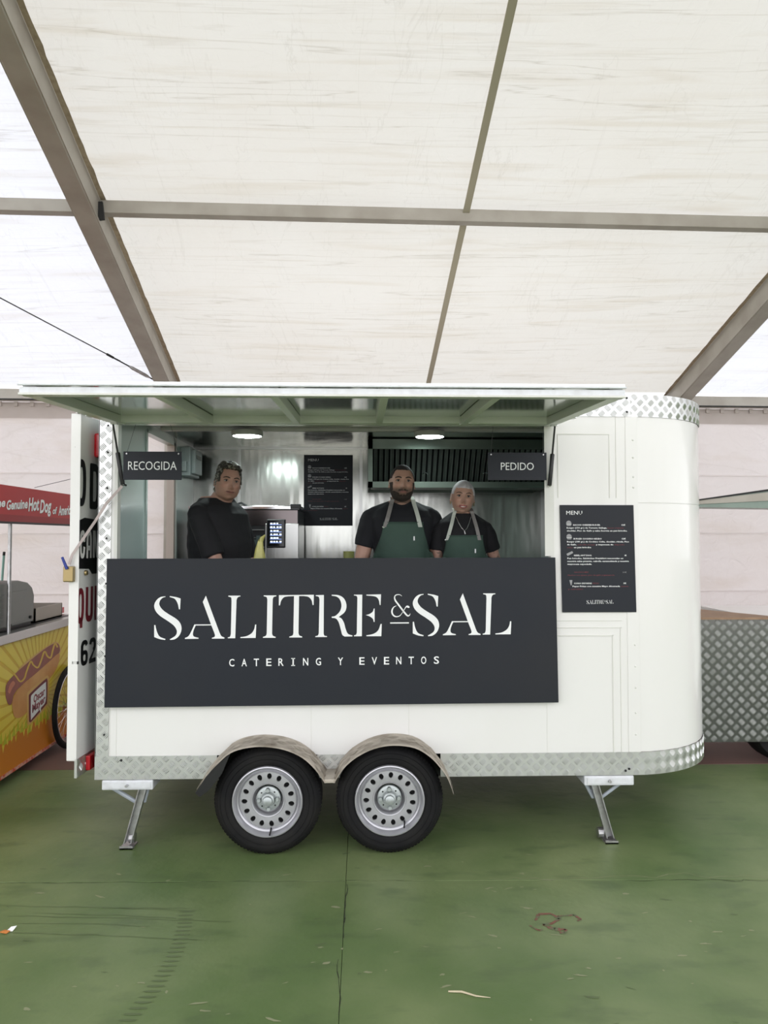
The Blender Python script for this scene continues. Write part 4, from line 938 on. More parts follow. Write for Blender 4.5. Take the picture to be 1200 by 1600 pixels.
def person(label, base, H, face, headc, headrot, P, sk, shirt_col, hair, apron=None):
    """base floor point, face = body yaw (0 looks to -Y), headc head centre, headrot (yaw,pitch,roll)"""
    s = H/1.75; root = thing('person', label, 'person', base); bx_, by_, bz_ = base
    rt = Vector((math.cos(face), math.sin(face), 0)); fw = Vector((math.sin(face), -math.cos(face), 0))
    ln = P.get('lean', Vector()); 
    def B(x, y, z): t = z/1.44; return Vector(base)+rt*x*s+fw*(-y)*s+Vector((0,0,z*s))+ln*max(0,(z-.9)/.55)
    sw, dp, hipw = P['sw'], P['dp'], P['hip']
    ringdef = [(.86,hipw*.98,dp*1.0,.0),(.95,hipw,dp*1.03,.0),(1.06,P['waist'],dp*P.get('belly',1.0),-.01*P.get('belly',1)),(1.18,P['waist']*1.06,dp*P.get('belly',1.0)*1.02,-.012),(1.28,P['chest'],dp*1.08,-.008),(1.36,P['chest']*1.03,dp*1.0,.0),(1.405,P['chest']*.92,dp*.82,.008),(1.435,P['chest']*.66,dp*.62,.012),(1.47,P['chest']*P.get('collar',.40),dp*.50*P.get('collar',.40)/.40,.014)]
    HM = Matrix.Translation(Vector(headc)) @ Matrix.Rotation(headrot[0],4,'Z') @ Matrix.Rotation(headrot[1],4,'X') @ Matrix.Rotation(headrot[2],4,'Y') @ Matrix.Scale(P.get('hs',1),4)
    tor = MB(); loft(tor, [(B(0,cy,z),a*s,b*s,face) for z,a,b,cy in ringdef])
    mb = [tor]
    neck = MB(); cap(neck, B(0,.018,1.40), HM@Vector((0,.022,-.055)), P['neck']*1.12*s, P['neck']*s, 20); mb.append(neck)
    hd_ = MB(); hd_.grid(lambda u, v: HM@head_pt(u,v,P.get('fem',0),P.get('smile',0),P.get('jaw',1)), 72, 60, 0, True); mb.append(hd_)
    for e in (-1,1):
        er = MB()
        for k in range(9):
            t = R(-60)+R(300)*k/8
            cap(er, HM@Vector((e*(.076+.008*math.sin(max(t,0)*.6)),.012+.014*math.sin(t+.4)*1.1,-.002+.026*math.cos(t))), HM@Vector((e*(.074),.012,-.004)), .0045, .004, 6)
        mb.append(er)
    arms = []
    for e, key in ((-1,'armR'),(1,'armL')):
        sh = B(e*sw,0,1.355); el, wr = Vector(P[key][0]), Vector(P[key][1]); am = MB()
        cap(am, sh, el, P['arm']*1.15*s, P['arm']*.86*s); mid = el.lerp(wr,.3); cap(am, el, mid, P['arm']*.84*s, P['arm']*.88*s); cap(am, mid, wr, P['arm']*.88*s, .027*s)
        mb.append(am); mb.append(hand(wr, el, P.get('palm',(0,0,-1)), s, e)); arms.append((sh,el,wr))
        lg = MB(); hp = B(e*.09,0,.90); kn = B(e*.10,-.01,.50); an = B(e*.10,.02,.08)
        cap(lg,hp,kn,.082*s,.056*s); cap(lg,kn,kn.lerp(an,.3),.056*s,.058*s); cap(lg,kn.lerp(an,.3),an,.058*s,.036*s); cap(lg,an,an+fw*.15*s-Vector((0,0,.045*s)),.034*s,.028*s); mb.append(lg)
    me = smesh(mb, .0042, 2)
    # skin colours by place on the head (lips, cheeks, stubble, tattoos)
    inv = HM.inverted(); col = np.zeros((len(me.vertices),4)); base_c = Vector(sk)
    for i, v in enumerate(me.vertices):
        q = inv@v.co; c = base_c
        if q.length < .16:
            ax = abs(q.x)
            if q.y < -.03:
                lip_ = g2((ax,0,q.z),(0,0,-.059),(.024+.004*P.get('smile',0),1,.0065)); c = c.lerp(Vector(P['lip']), min(1,lip_*1.3))
                c = c.lerp(Vector((sk[0]*1.0,sk[1]*.72,sk[2]*.68)), .45*g2((ax,0,q.z),(.043,0,-.025),(.018,1,.016)))
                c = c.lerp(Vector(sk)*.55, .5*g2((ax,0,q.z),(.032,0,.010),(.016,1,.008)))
                c = c.lerp(Vector((sk[0],sk[1]*.75,sk[2]*.7)), .4*g2((ax,0,q.z),(0,0,-.03),(.012,1,.010)))
            if P.get('stubble'):
                st = sm(-.02,-.045,q.z)*sm(.035,.0,q.y)*(1-.0*ax); st *= (1-.6*g2((ax,0,q.z),(0,0,-.064),(.02,1,.006))); st = max(st, 0)
                c = c.lerp(Vector((.05,.04,.035)), P['stubble']*st*(1 if q.z > -.125 else .3))
        elif P.get('tattoo') and v.co.z > bz_+.7*s:
            n_ = noise.noise(v.co*28)+.6*noise.noise(v.co*70); c = c.lerp(Vector((.05,.055,.05)), .65*sm(.12,.35,n_)*P['tattoo'])
        col[i] = (*c, 1)
    at_ = me.color_attributes.new('skin', 'FLOAT_COLOR', 'POINT'); at_.data.foreach_set('color', col.ravel())
    m = mat('skin_'+str(len(MATS)), sk, .5, attr='skin', var=.25, vscale=30, var_col=tuple(c*.8 for c in sk))
    me.materials.append(m)
    for v in me.vertices: v.co -= Vector(base)
    body = bpy.data.objects.new('body', me); COL.objects.link(body); body.parent = root; OFF['body'] = Vector(base)
    # shell made from the head surface
    def shell(name, keep, off, m_, rough=.0, seed=0, nu=150, nv=130):
        g = MB(); idx = {}; fs = []; pts = {}
        def pt(i, j):
            u, v = (i%nu)/nu, j/(nv-1); p = head_pt(u,v,P.get('fem',0),P.get('smile',0),P.get('jaw',1)); return p
        grid_ = [[pt(i,j) for j in range(nv)] for i in range(nu)]
        for i in range(nu):
            for j in range(nv-1):
                q = [(i,j),((i+1)%nu,j),((i+1)%nu,j+1),(i,j+1)]; c = sum((grid_[a][b] for a,b in q), Vector())/4
                if keep(c+Vector((noise.noise(c*160),noise.noise(c*160+Vector((9,0,0))),noise.noise(c*160+Vector((0,9,0)))))*.0035):
                    f = []
                    for k in q:
                        if k not in idx:
                            p = grid_[k[0]][k[1]]; n_ = Vector((p.x/.076**2,p.y/.096**2,p.z/.118**2)).normalized()
                            o_ = off(p) if callable(off) else off
                            nn = noise.noise(p*55+Vector((seed,0,0)))*rough+noise.noise(p*120+Vector((seed,5,0)))*rough*.6
                            idx[k] = len(pts); pts[idx[k]] = (HM@(p+n_*(o_+nn)), HM@(p-n_*.004))
                        f.append(idx[k])
                    fs.append(tuple(f))
        n = len(pts); edges = {}
        for f in fs:
            for a, b in zip(f, f[1:]+f[:1]): edges[(a,b)] = 1
        side = [(a,b,b+n,a+n) for (a,b) in edges if (b,a) not in edges]
        g.add([pts[i][0] for i in range(n)]+[pts[i][1] for i in range(n)], fs+[tuple(reversed([i+n for i in f])) for f in fs]+side)
        return g.build(name, m_, root, smooth=True)
    for h in hair: shell(*h)
    # eyes, brows, mouth
    for e in (-1,1):
        c = HM@Vector((e*.0315,-.0745,.010)); hs = P.get('hs',1)
        ev = MB().grid(lambda u,v: c+Vector((.0115*math.cos(2*math.pi*u)*math.sin(math.pi*v)*hs,.0115*math.sin(2*math.pi*u)*math.sin(math.pi*v)*hs,-.0058*math.cos(math.pi*v)*hs)), 16, 10, 0, True).build('eye', mat('eye_white', (.42,.38,.36), .2), root, smooth=True)
        c2 = HM@Vector((e*.0315,-.0855,.010)); MB().ball(c2, .0052*hs, 12, (1,.45,1)).build('iris', mat('iris_brown', (.02,.012,.008), .15), ev, smooth=True)
        up = [HM@Vector((e*(.0315+x),-.0875+.010*(x/.016)**2*.9+.002,.010+.0068-.006*(x/.0155)**2)) for x in (-.0155,-.009,-.003,.004,.010,.0155)]
        MB().tube(up, [.0008,.0016,.0019,.0019,.0017,.0008], 6).build('eyelashes', M_dark, ev)
        br = [HM@Vector((e*x,y,z+P.get('browup',0))) for x,y,z in ((.012,-.0965,.027),(.022,-.0965,.031),(.034,-.0905,.0335),(.046,-.080,.030),(.052,-.073,.026))]
        MB().tube(br, [.0028*P.get('brow',1),.0034*P.get('brow',1),.0032*P.get('brow',1),.0024*P.get('brow',1),.001], 6).build('eyebrow', P['browm'], root)
    sm_ = P.get('smile',0); mz = -.0595
    ml = [HM@Vector((x,-.0995+ (x/.03)**2*.016-.003,mz+.006*sm_*(x/.027)**2)) for x in (-.026,-.018,-.009,0,.009,.018,.026)]
    lips = MB().tube([p+HM.to_3x3()@Vector((0,0,.0035+.001*sm_)) for p in ml], [.0005,.002,.0027,.0025,.0027,.002,.0005], 6).tube([p-HM.to_3x3()@Vector((0,0,.004+.0035*max(0,sm_-.5)*2)) for p in ml], [.0005,.0024,.0033,.0036,.0033,.0024,.0005], 6)
    lips.build('lips', mat('lips_'+str(round(P['lip'][0],2)), P['lip'], .35), root, smooth=True)
    MB().tube(ml, .0011, 6).build('mouth_line', mat('mouth_dark', (.035,.012,.012), .6), root)
    if sm_ > .8: MB().tube([p+HM.to_3x3()@Vector((0,-.0025,-.0018)) for p in ml[1:-1]], [.001,.0036,.0042,.0036,.001], 6).build('teeth', mat('teeth', (.75,.72,.66), .25), root)
    # shirt
    inf = .012; st_ = [MB()]
    loft(st_[0], [(B(0,cy,z),a*s+inf,b*s+inf,face) for z,a,b,cy in ringdef[:-1]]+[(B(0,ringdef[-1][3],1.462),ringdef[-1][1]*s+inf*.8,ringdef[-1][2]*s+inf*.8,face)])
    for e in (-1,1): tp = MB(); cap(tp, B(e*.05,.012,1.425), B(e*sw*.86,.0,1.372), .052*s, .062*s*P['sw']/.19); st_.append(tp)
    for (sh,el,wr) in arms:
        a_ = MB(); k = P.get('sleeve',.62); cap(a_, sh, sh.lerp(el,.1), P['arm']*1.02*s+inf, P['arm']*1.06*s+inf); a_.tube([sh+(el-sh)*.05, sh.lerp(el,k*.5), sh.lerp(el,k)], [P['arm']*1.12*s+inf,P['arm']*1.08*s+inf,P['arm']*1.02*s+inf*1.2], 20); st_.append(a_)
    sme = smesh(st_, .006, 4, 'shirt')
    nrm_ = [v.normal.copy() for v in sme.vertices]
    for v, n_ in zip(sme.vertices, nrm_):      # soft cloth folds
        q = v.co.copy(); v.co = q+n_*(.004*noise.noise(Vector((q.x*9,q.y*9,q.z*22)))+.003*noise.noise(q*17)); 
    bvh = BVHTree.FromPolygons([v.co.copy() for v in sme.vertices], [tuple(p.vertices) for p in sme.polygons])
    for v in sme.vertices: v.co -= Vector(base)
    sme.materials.append(mat('shirt_cloth_'+str(len(MATS)), shirt_col, .85, bump=.2, bscale=90)); so = bpy.data.objects.new('shirt', sme); COL.objects.link(so); so.parent = root; OFF[so.name] = Vector(base)
    # trousers and shoes
    tr = MB(); loft(tr, [(B(0,0,z),(hipw+.016)*s,(dp+.016)*s,face) for z in (.84,.92,.99)])
    L_ = [tr]
    for e in (-1,1):
        lg = MB(); hp = B(e*.09,0,.88); kn = B(e*.10,-.01,.50); an = B(e*.10,.015,.10); lg.tube([hp,kn,an],[.10*s,.074*s,.060*s],18); L_.append(lg)
    t_me = smesh(L_, .010, 3, 'trousers')
    for v in t_me.vertices: v.co -= Vector(base)
    t_me.materials.append(mat('black_trousers', (.012,.012,.014), .85)); to = bpy.data.objects.new('trousers', t_me); COL.objects.link(to); to.parent = root
    for e in (-1,1):
        a_, b_ = B(e*.10,.03,.045), B(e*.10,-.14,.040); g = MB(); cap(g, a_, b_, .048*s, .042*s, 16); g.v = [Vector((v[0],v[1],max(v[2],bz_+.002))) for v in g.v]; g.build('shoe', M_black, root, smooth=True)
    # apron
    if apron:
        def proj(x, z, off=.009):
            o_ = B(x,-.6,z); h = bvh.ray_cast(o_, -fw, 1.2); 
            p = h[0] if h[0] else B(x,-dp-.02,z); return p+fw*off
        top, wt, wb, zb = apron['top'], apron['wt'], apron['wb'], .55
        def af(u, v):
            z = top+(zb-top)*v; wd = wt+(wb-wt)*sm(0,.42,v) ; x = (u*2-1)*wd
            return proj(x, z if z > .87 else .87, .010+.004*math.sin(u*23+v*9)*v)-Vector((0,0,(.87-z)*s if z < .87 else 0))
        nu, nv = 40, 50; g = MB(); fr = [[af(i/(nu-1), j/(nv-1)) for j in range(nv)] for i in range(nu)]
        for _ in range(3):
            for i in range(1,nu-1):
                for j in range(1,nv-1): fr[i][j] = (fr[i][j]*2+fr[i-1][j]+fr[i+1][j]+fr[i][j-1]+fr[i][j+1])/6+fw*.0005
        g.add([fr[i][j] for i in range(nu) for j in range(nv)], [(i*nv+j,(i+1)*nv+j,(i+1)*nv+j+1,i*nv+j+1) for i in range(nu-1) for j in range(nv-1)])
        ao = g.build('apron', mat('green_apron_cloth', (.045,.085,.065), .8, var=.3, vscale=9, bump=.3, bscale=150), root, smooth=True); so2 = ao.modifiers.new('solid','SOLIDIFY'); so2.thickness = .003
        MB().tube([fr[i][0]+fw*.002 for i in range(nu)], .0022, 6).build('apron_hem', MATS['green_apron_cloth'], ao)
        for e, cm, xs_, nx in ((-1,apron['sR'],apron['xR'],apron.get('nR',.068)),(1,apron['sL'],apron['xL'],apron.get('nL',.068))):
            sp_ = MB(); n = 14; pts = []
            for k in range(n):
                t = k/(n-1); x = xs_*(1-t)+e*nx*t; z = (top-.03)*(1-t)+1.475*t; pts.append(proj(x, min(z,1.455), .012)+Vector((0,0,max(0,z-1.455)*s)))
            for k in range(3): pts.append(pts[-1]-fw*.03*s+Vector((0,0,.008*s)))
            rtv = rt; vs = []
            for p in pts: vs += [p-rtv*apron.get('sw',.013), p+rtv*apron.get('sw',.013), p+rtv*apron.get('sw',.013)+fw*.003, p-rtv*apron.get('sw',.013)+fw*.003]
            fs = []
            for k in range(len(pts)-1):
                for m2 in range(4): fs.append((k*4+m2,k*4+(m2+1)%4,(k+1)*4+(m2+1)%4,(k+1)*4+m2))
            sp_.add(vs, fs).build('strap', cm, ao)
        e0 = apron['xR']; q = proj(e0-.008, top-.03, .014); MB().ball(q, .008, 10, (1,.5,1)).build('buckle', M_chrome, ao); MB().tube([q,q+Vector((.02,0,-.006))], .003, 6).build('buckle_pin', M_chrome, ao)
        q = proj(.065, top-.10, .016); MB().box(q.x-.004,q.x+.004,q.y-.001,q.y+.001,q.z-.013,q.z+.013).build('woven_label', M_letter, ao)
    return root, HM, B, bvh, fw
M_beard = mat('dark_beard', (.035,.026,.021), .9, bump=.6, bscale=300); M_hairb = mat('dark_cropped_hair', (.035,.030,.028), .8, bump=.6, bscale=300)
M_hairg = mat('greying_dark_hair', (.035,.030,.024), .55, var=.9, vscale=60, var_col=(.30,.29,.24), bump=1, bscale=120, lo=.48, hi=.62)
M_blond = mat('bleached_hair', (.62,.60,.62), .7, bump=.5, bscale=300); M_browd = mat('brow_dark', (.02,.014,.01), .8)
M_strg = mat('grey_leather', (.22,.21,.20), .6); M_strw = mat('pale_canvas', (.50,.54,.48), .8)
FZ = .47
# bearded man in the middle
hc = at(628,756,.50)
def keep_bz(c): return (c.z > .080+.0*c.x and c.y < 0) or (c.y >= -.045 and c.z > .030-.0*c.y and (abs(c.x) > .03 or c.y > 0)) or (c.y > .03 and c.z > -.045)
def beard_reg(c):
    ax = abs(c.x)
    if c.y > .016: return False
    jawl = c.z < -.050-.030*(1-min(1,ax/.058)) and not (ax < .024 and c.z > -.076)
    burn = ax > .062 and c.z < .004
    must = .004 < ax < .030 and -.053+.25*(.03-ax)*0 < c.z < -.045 and c.y < -.05
    return jawl or burn or must
person('bearded man with dark cropped hair in black tee and green apron at the counter', (hc.x,.60,FZ), 1.75, R(2), hc, (R(3),R(-2),R(2)),
    dict(sw=.195,dp=.125,hip=.165,waist=.158,chest=.192,neck=.061,arm=.052,lip=(.36,.17,.14),stubble=.80,brow=1.2,browm=M_browd,lean=Vector((0,-.04,0)),sleeve=.60,
         armR=((hc.x-.262,.55,1.53),(hc.x-.285,.42,1.335)),armL=((hc.x+.240,.60,1.53),(hc.x+.235,.48,1.335)),palm=(0,0,-1),jaw=.95),
    (.52,.31,.23), (.006,.007,.010),
    [('hair', keep_bz, .0035, M_hairb, .0008, 1), ('beard', beard_reg, lambda p: .0015+.005*sm(-.06,-.11,p.z), M_beard, .0012, 2)],
    dict(top=1.33,wt=.125,wb=.21,sR=M_strg,sL=M_strw,xR=-.115,xL=.105,nR=.062,nL=.068))
# smiling woman
hc = at(723,778,.50)
def keep_w(c): return (c.z > .064+.0*c.y and c.y < 0) or (c.y >= -.05 and c.z > .022 and abs(c.x) > .03) or (c.y > .0 and c.z > .0) or (c.y > .035 and c.z > -.05)
wm, HMw, Bw, bvw, fww = person('smiling woman with bleached cropped hair in a black tee and green apron, tattooed arms', (hc.x+.02,.56,FZ), 1.66, R(-3), hc, (R(-3),R(2),R(5)),
    dict(sw=.150,dp=.105,hip=.155,waist=.125,chest=.148,neck=.050,arm=.042,lip=(.42,.08,.09),smile=1,fem=.9,jaw=.75,brow=.75,browup=.001,browm=M_browd,tattoo=1,lean=Vector((-.02,-.05,0)),sleeve=.58,hs=.93,
         armR=((hc.x-.160,.54,1.53),(hc.x-.160,.43,1.335)),armL=((hc.x+.225,.56,1.53),(hc.x+.245,.43,1.335)),palm=(0,0,-1)),
    (.55,.33,.25), (.006,.006,.008),
    [('hair', keep_w, .0035, M_blond, .0006, 3)],
    dict(top=1.315,wt=.120,wb=.185,sR=M_strw,sL=M_strg,xR=-.115,xL=.095,nR=.055,nL=.058,sw=.011))
for e in (-1,1): MB().tube([HMw@Vector((e*.079,.008,-.030)), HMw@Vector((e*.080,.006,-.048))], .0035, 8).build('earring', M_brass, wm)
def nk(x, z):
    h = bvw.ray_cast(Bw(x,-.6,z), -fww, 1.2)[0]; return (h if h else Bw(x,-.11,z))+fww*.005
MB().tube([nk(x,z) for x,z in ((-.05,1.44),(-.035,1.40),(-.018,1.365),(0,1.345),(.018,1.365),(.035,1.40),(.05,1.44))], .0022, 6).tube([nk(0,1.345),nk(.004,1.325)], .004, 6).build('necklace', M_zinc, wm)
# older man at the left, body turned right, head to the camera
hc = at(356,755,.50)
def keep_o(c): return (c.z > .082 and c.y < 0) or (c.y >= -.055 and c.z > .0 and abs(c.x) > .05) or (c.y > -.01 and c.z > -.02) or (c.y > .02 and c.z > -.07)
fa = R(62)
om, HMo, Bo, bvo, fwo = person('man with greying dark hair in a black polo shirt turned sideways behind the counter', (hc.x-.075,.60,FZ), 1.78, fa, hc, (R(24),R(2),R(6)),
    dict(collar=.50,sw=.185,dp=.150,hip=.160,waist=.165,chest=.178,belly=1.15,neck=.062,arm=.052,lip=(.34,.15,.12),smile=.6,stubble=.12,jaw=1.2,brow=1.0,browm=M_browd,lean=Vector((.0,-.02,0)),sleeve=.86,
         armR=((hc.x-.04,.36,1.545),(hc.x+.14,.42,1.42)),armL=((hc.x+.10,.80,1.53),(hc.x+.28,.62,1.45)),palm=(0,0,-1)),
    (.50,.29,.22), (.006,.006,.008),
    [('hair', keep_o, lambda p: .004+.020*sm(.05,.10,p.z)+.010*sm(-.02,-.07,p.y)*sm(.06,.09,p.z), M_hairg, .008, 4)])
nb = Bo(0,.016,1.462); nt_ = HMo@Vector((0,.02,-.10))
g = MB(); cl_ = []
for k in range(25):
    t = 2*math.pi*k/24; g_ = .080; cl_.append((nb+Vector((g_*math.cos(t),g_*math.sin(t)*.95,-.012)), nb.lerp(nt_,.45)+Vector((.072*math.cos(t),.072*math.sin(t),-.002+.012*math.sin(t+1.2)))))
vs = [p for q in cl_ for p in q]; g.add(vs, [(2*k,2*k+2,2*k+3,2*k+1) for k in range(24)])
co = g.build('collar', mat('polo_collar', (.007,.007,.009), .85), om, smooth=True); so_ = co.modifiers.new('s','SOLIDIFY'); so_.thickness = .006

# ================================================================== HOT DOG CART (left)
CX = -2.43
ct = thing('food_cart', 'yellow hot dog cart with red canopy board at the left edge', 'cart', (-2.78,.95,0))
M_yell = mat('yellow_cart_print', (.66,.42,.012), .35); M_orng = mat('orange_cart_print', (.62,.20,.012), .35); M_lyel = mat('light_yellow_print', (.78,.60,.06), .35)
CY0, CY1, CZ0, CZ1 = -.45, 2.30, .085, .985
MB().box(-3.10,CX,CY0,CY1,CZ0,CZ1).build('cart_body', M_yell, ct, bevel=.004)
MB().box(-3.13,CX+.02,CY0-.02,CY1+.02,CZ1,CZ1+.062).build('worktop', M_steel2, ct, bevel=.004)
MB().box(-3.05,CX-.05,CY0+.1,CY1-.1,CZ1+.055,CZ1+.066).build('hob_plate', M_black, ct)
for y in (CY0+.3, 1.0): 
    MB().tube([(-2.60,y,.07),(-2.52,y,.07)], .07, 16).build('castor', M_rubber, ct)
    MB().tube([(-3.0,y,.07),(-2.92,y,.07)], .07, 16).build('castor', M_rubber, ct)
cp = lambda px, py, d=.0: (at(px,py,X=CX).y, at(px,py,X=CX).z)
cf = lambda u, v, d=.0: (CX+d, u, v)
rc = cp(62,1085); rays = MB(); rays2 = MB()
for k in range(44):
    t = 2*math.pi*k/44; dt = math.pi/60; poly = [rc]
    for tt in (t-dt, t+dt):
        dx, dz = math.cos(tt), math.sin(tt); ms = []
        for lim, o_, dd in ((CY0+.01,rc[0],dx),(CY1-.01,rc[0],dx),(CZ0+.10,rc[1],dz),(CZ1-.005,rc[1],dz)):
            if abs(dd) > 1e-6 and (lim-o_)/dd > 0: ms.append((lim-o_)/dd)
        m_ = min(ms); poly.append((rc[0]+dx*m_, rc[1]+dz*m_))
    rays.add([cf(*p,.001) for p in poly], [(0,1,2)])
rays.build('printed_rays', M_lyel, ct, fix=False)
# orange lower band with ragged grass edge
ob = []; n = 90
for k in range(n+1):
    y = CY0+(CY1-CY0)*k/n; ob.append((y, .30+(.05 if k%2 else -.02)+.07*noise.noise(Vector((k*.4,0,0)))))
g = MB()
for a, b in zip(ob, ob[1:]): g.add([cf(a[0],CZ0,.0016),cf(b[0],CZ0,.0016),cf(b[0],b[1],.0016),cf(a[0],a[1],.0016)], [(0,1,2,3)])
g.build('printed_orange_band', M_orng, ct, fix=False)
g = MB()
for a, b in zip(ob[::2], ob[1::2]): g.add([cf(a[0],b[1]-.03,.0019),cf(b[0],b[1]+.05,.0019),cf(b[0]+.02,b[1]-.03,.0019)], [(0,1,2)])
g.build('printed_grass', mat('lime_print', (.50,.50,.02), .4), ct, fix=False)
MB().box(CX-.01,CX+.006,CY0,CY1,CZ0-.004,CZ0+.018).build('red_edge', mat('red_edge_paint', (.55,.05,.02), .5, var=.8, vscale=30, var_col=(.7,.6,.5)), ct)
hq = lambda pts: [cp(x/3.81, 900+y/3.81) for x, y in pts]
def decal(name, pts, m, d):
    g = MB(); g.flat(hq(curve(pts)), lambda u, v: cf(u, v, d)); return g.build(name, m, ct, fix=False)
M_bun = mat('bun_print', (.62,.27,.055), .4, var=.7, vscale=5, var_col=(.75,.42,.13)); M_bun2 = mat('bun_back_print', (.70,.42,.12), .4)
M_saus = mat('sausage_print', (.30,.055,.02), .3, var=.7, vscale=9, var_col=(.16,.02,.01)); M_must = mat('mustard_print', (.72,.45,.03), .3)
decal('printed_bun', [(85,600),(120,540,1),(210,465,1),(300,405,1),(335,392,1),(357,420,1),(350,470,1),(250,560,1),(120,640,1),(80,640,1)], M_bun2, .0022)
decal('printed_sausage', [(32,720),(34,650,1),(75,595,1),(170,510,1),(270,430,1),(330,400,1),(352,420,1),(345,465,1),(260,540,1),(140,640,1),(85,700,1),(66,762,1),(45,760,1)], M_saus, .0026)
decal('printed_highlight', [(45,690),(55,650,1),(75,625,1),(88,640,1),(70,670,1),(55,700,1)], mat('sausage_light_print', (.55,.16,.07), .3), .0029)
decal('printed_bun', [(72,800),(72,740,1),(110,670,1),(200,590,1),(290,510,1),(345,462,1),(352,490,1),(330,560,1),(270,640,1),(200,720,1),(165,800,1),(120,842,1),(85,840,1)], M_bun, .0031)
g = MB()
for q in ribbon([(78,578),(95,600),(118,628),(142,610),(155,570),(180,510),(196,530),(222,545),(240,510),(262,450),(280,478),(300,485),(312,440),(326,402),(340,425)], [10]*15):
    g.flat(hq(q), lambda u, v: cf(u, v, .0034))
g.build('printed_mustard', M_must, ct, fix=False)
for pts, m, d in (([(158,700),(172,682,1),(268,598,1),(286,600,1),(290,620,1),(288,740,1),(278,775,1),(190,870,1),(172,884,1),(160,870,1)], M_bun2, .0037),
                  ([(168,712),(180,695,1),(266,615,1),(278,616,1),(280,640,1),(277,745,1),(268,770,1),(188,862,1),(176,868,1),(169,855,1)], M_redvin, .0041),
                  ([(180,722),(190,703,1),(262,636,1),(270,645,1),(268,745,1),(240,785),(240,815),(232,795),(190,845,1),(180,848,1)], M_letter, .0045)):
    o = decal('printed_badge', pts, m, d)
MATS['dark_red_print']; g = MB()
def badge_text(txt, P00, P10, hgt):
    v, f = text_faces(txt, 1, bold=.035); xa, xb = min(p[0] for p in v), max(p[0] for p in v)
    vs = []
    for x, y in v:
        u = (x-xa)/(xb-xa); px = P00[0]+(P10[0]-P00[0])*u; py = P00[1]+(P10[1]-P00[1])*u-y/.72*(hgt*(1-.12*u)); q = hq([(px,py)])[0]; vs.append(cf(q[0],q[1],.0049))
    g.add(vs, f)
badge_text('Oscar', (196,758), (264,700), 46); badge_text('Mayer', (188,815), (266,745), 48)
g.build('badge_lettering', mat('badge_red', (.24,.012,.03), .4), ct, fix=False)
# spoked wheel
wy, wz_, wr, wx = at(84,1108,X=-2.38).y+.335, .338, .335, -2.385
wo = MB().lathe([(wr-.045,-.008),(wr-.03,-.02),(wr-.008,-.014),(wr,0),(wr-.008,.014),(wr-.03,.02),(wr-.045,.008)], (wx,wy,wz_), 'x', 60, close=True).build('wheel', M_rubber, ct, smooth=True)
MB().lathe([(wr-.060,-.010),(wr-.046,-.012),(wr-.046,.012),(wr-.060,.010)], (wx,wy,wz_), 'x', 60, close=True).build('rim', M_chrome, wo)
g = MB()
for k in range(32):
    t = 2*math.pi*k/32; s_ = .02*(-1)**k; g.tube([(wx+s_,wy+.02*math.cos(t+.5),wz_+.02*math.sin(t+.5)),(wx,wy+(wr-.06)*math.cos(t),wz_+(wr-.06)*math.sin(t))], .0014, 4)
g.build('spokes', M_chrome, wo); MB().tube([(wx-.04,wy,wz_),(wx+.03,wy,wz_)], .022, 14).build('hub', M_chrome, wo)
# canopy on poles with lettering board
cb_ = MB().box(-3.12,CX-.012,-.5,2.07,1.83,2.03).build('canopy', mat('red_canopy', (.42,.012,.015), .4), ct)
bd = MB().box(CX-.012,CX,-.5,2.07,1.815,2.062).build('canopy_board', MATS['red_canopy'], ct); 
MB().box(CX-.014,CX+.003,-.5,2.07,1.800,1.815).build('black_edge', M_black, bd)
MB().prism([(-.5,1.815),(2.07,1.815),(2.07,1.862),(-.5,1.862)], lambda u,v,d: cf(u,v,d), 0, .001).build('dark_red_band', mat('deep_red_band', (.28,.006,.010), .4), bd)
gw, gs = MB(), MB()
for txt, p0, p1, y0_, h0 in (('T',-14,-6,793,20),('he',-5,8,795,19),('Genuine',10,43,799,21),('Hot',44,61,801,29),('Dog',62,80,804,29),('of',82,89,806,15),('America',91,112,808,21)):
    for g_, dd, sh_ in ((gs,.0012,.8),(gw,.0018,0)):
        v, f = text_faces(txt, 1, bold=.03, shear=.2); xa, xb = min(p[0] for p in v), max(p[0] for p in v); vs = []
        sc_ = at(p0,800,X=CX).y; 
        for x, y in v:
            u = (x-xa)/(xb-xa); px = p0+(p1-p0)*u+sh_*.7; base = y0_-5-2.2*u*(p1-p0)/30+sh_*.7; q = at(px, base-y/.72*h0*.70, X=CX+.0); vs.append(cf(q.y, q.z-.01, dd))
        g_.add(vs, f)
gs.build('lettering_shadow', M_blackv, bd, fix=False); gw.build('lettering', M_letter, bd, fix=False)
py_ = at(16,815,X=-2.47).y
for x, y in ((-2.47,py_),(-3.08,py_),(-2.47,-.40),(-3.08,-.40)): MB().tube([(x,y,1.03),(x,y,1.83)], .013, 10).build('canopy_pole', M_zinc, ct, smooth=50)
MB().tube([at(54,762,X=-2.45), Vector((fxn-.03,.9,2.20)), D(.0,2.20,-.03)], .0022, 5).build('guy_line', M_wire, ct)
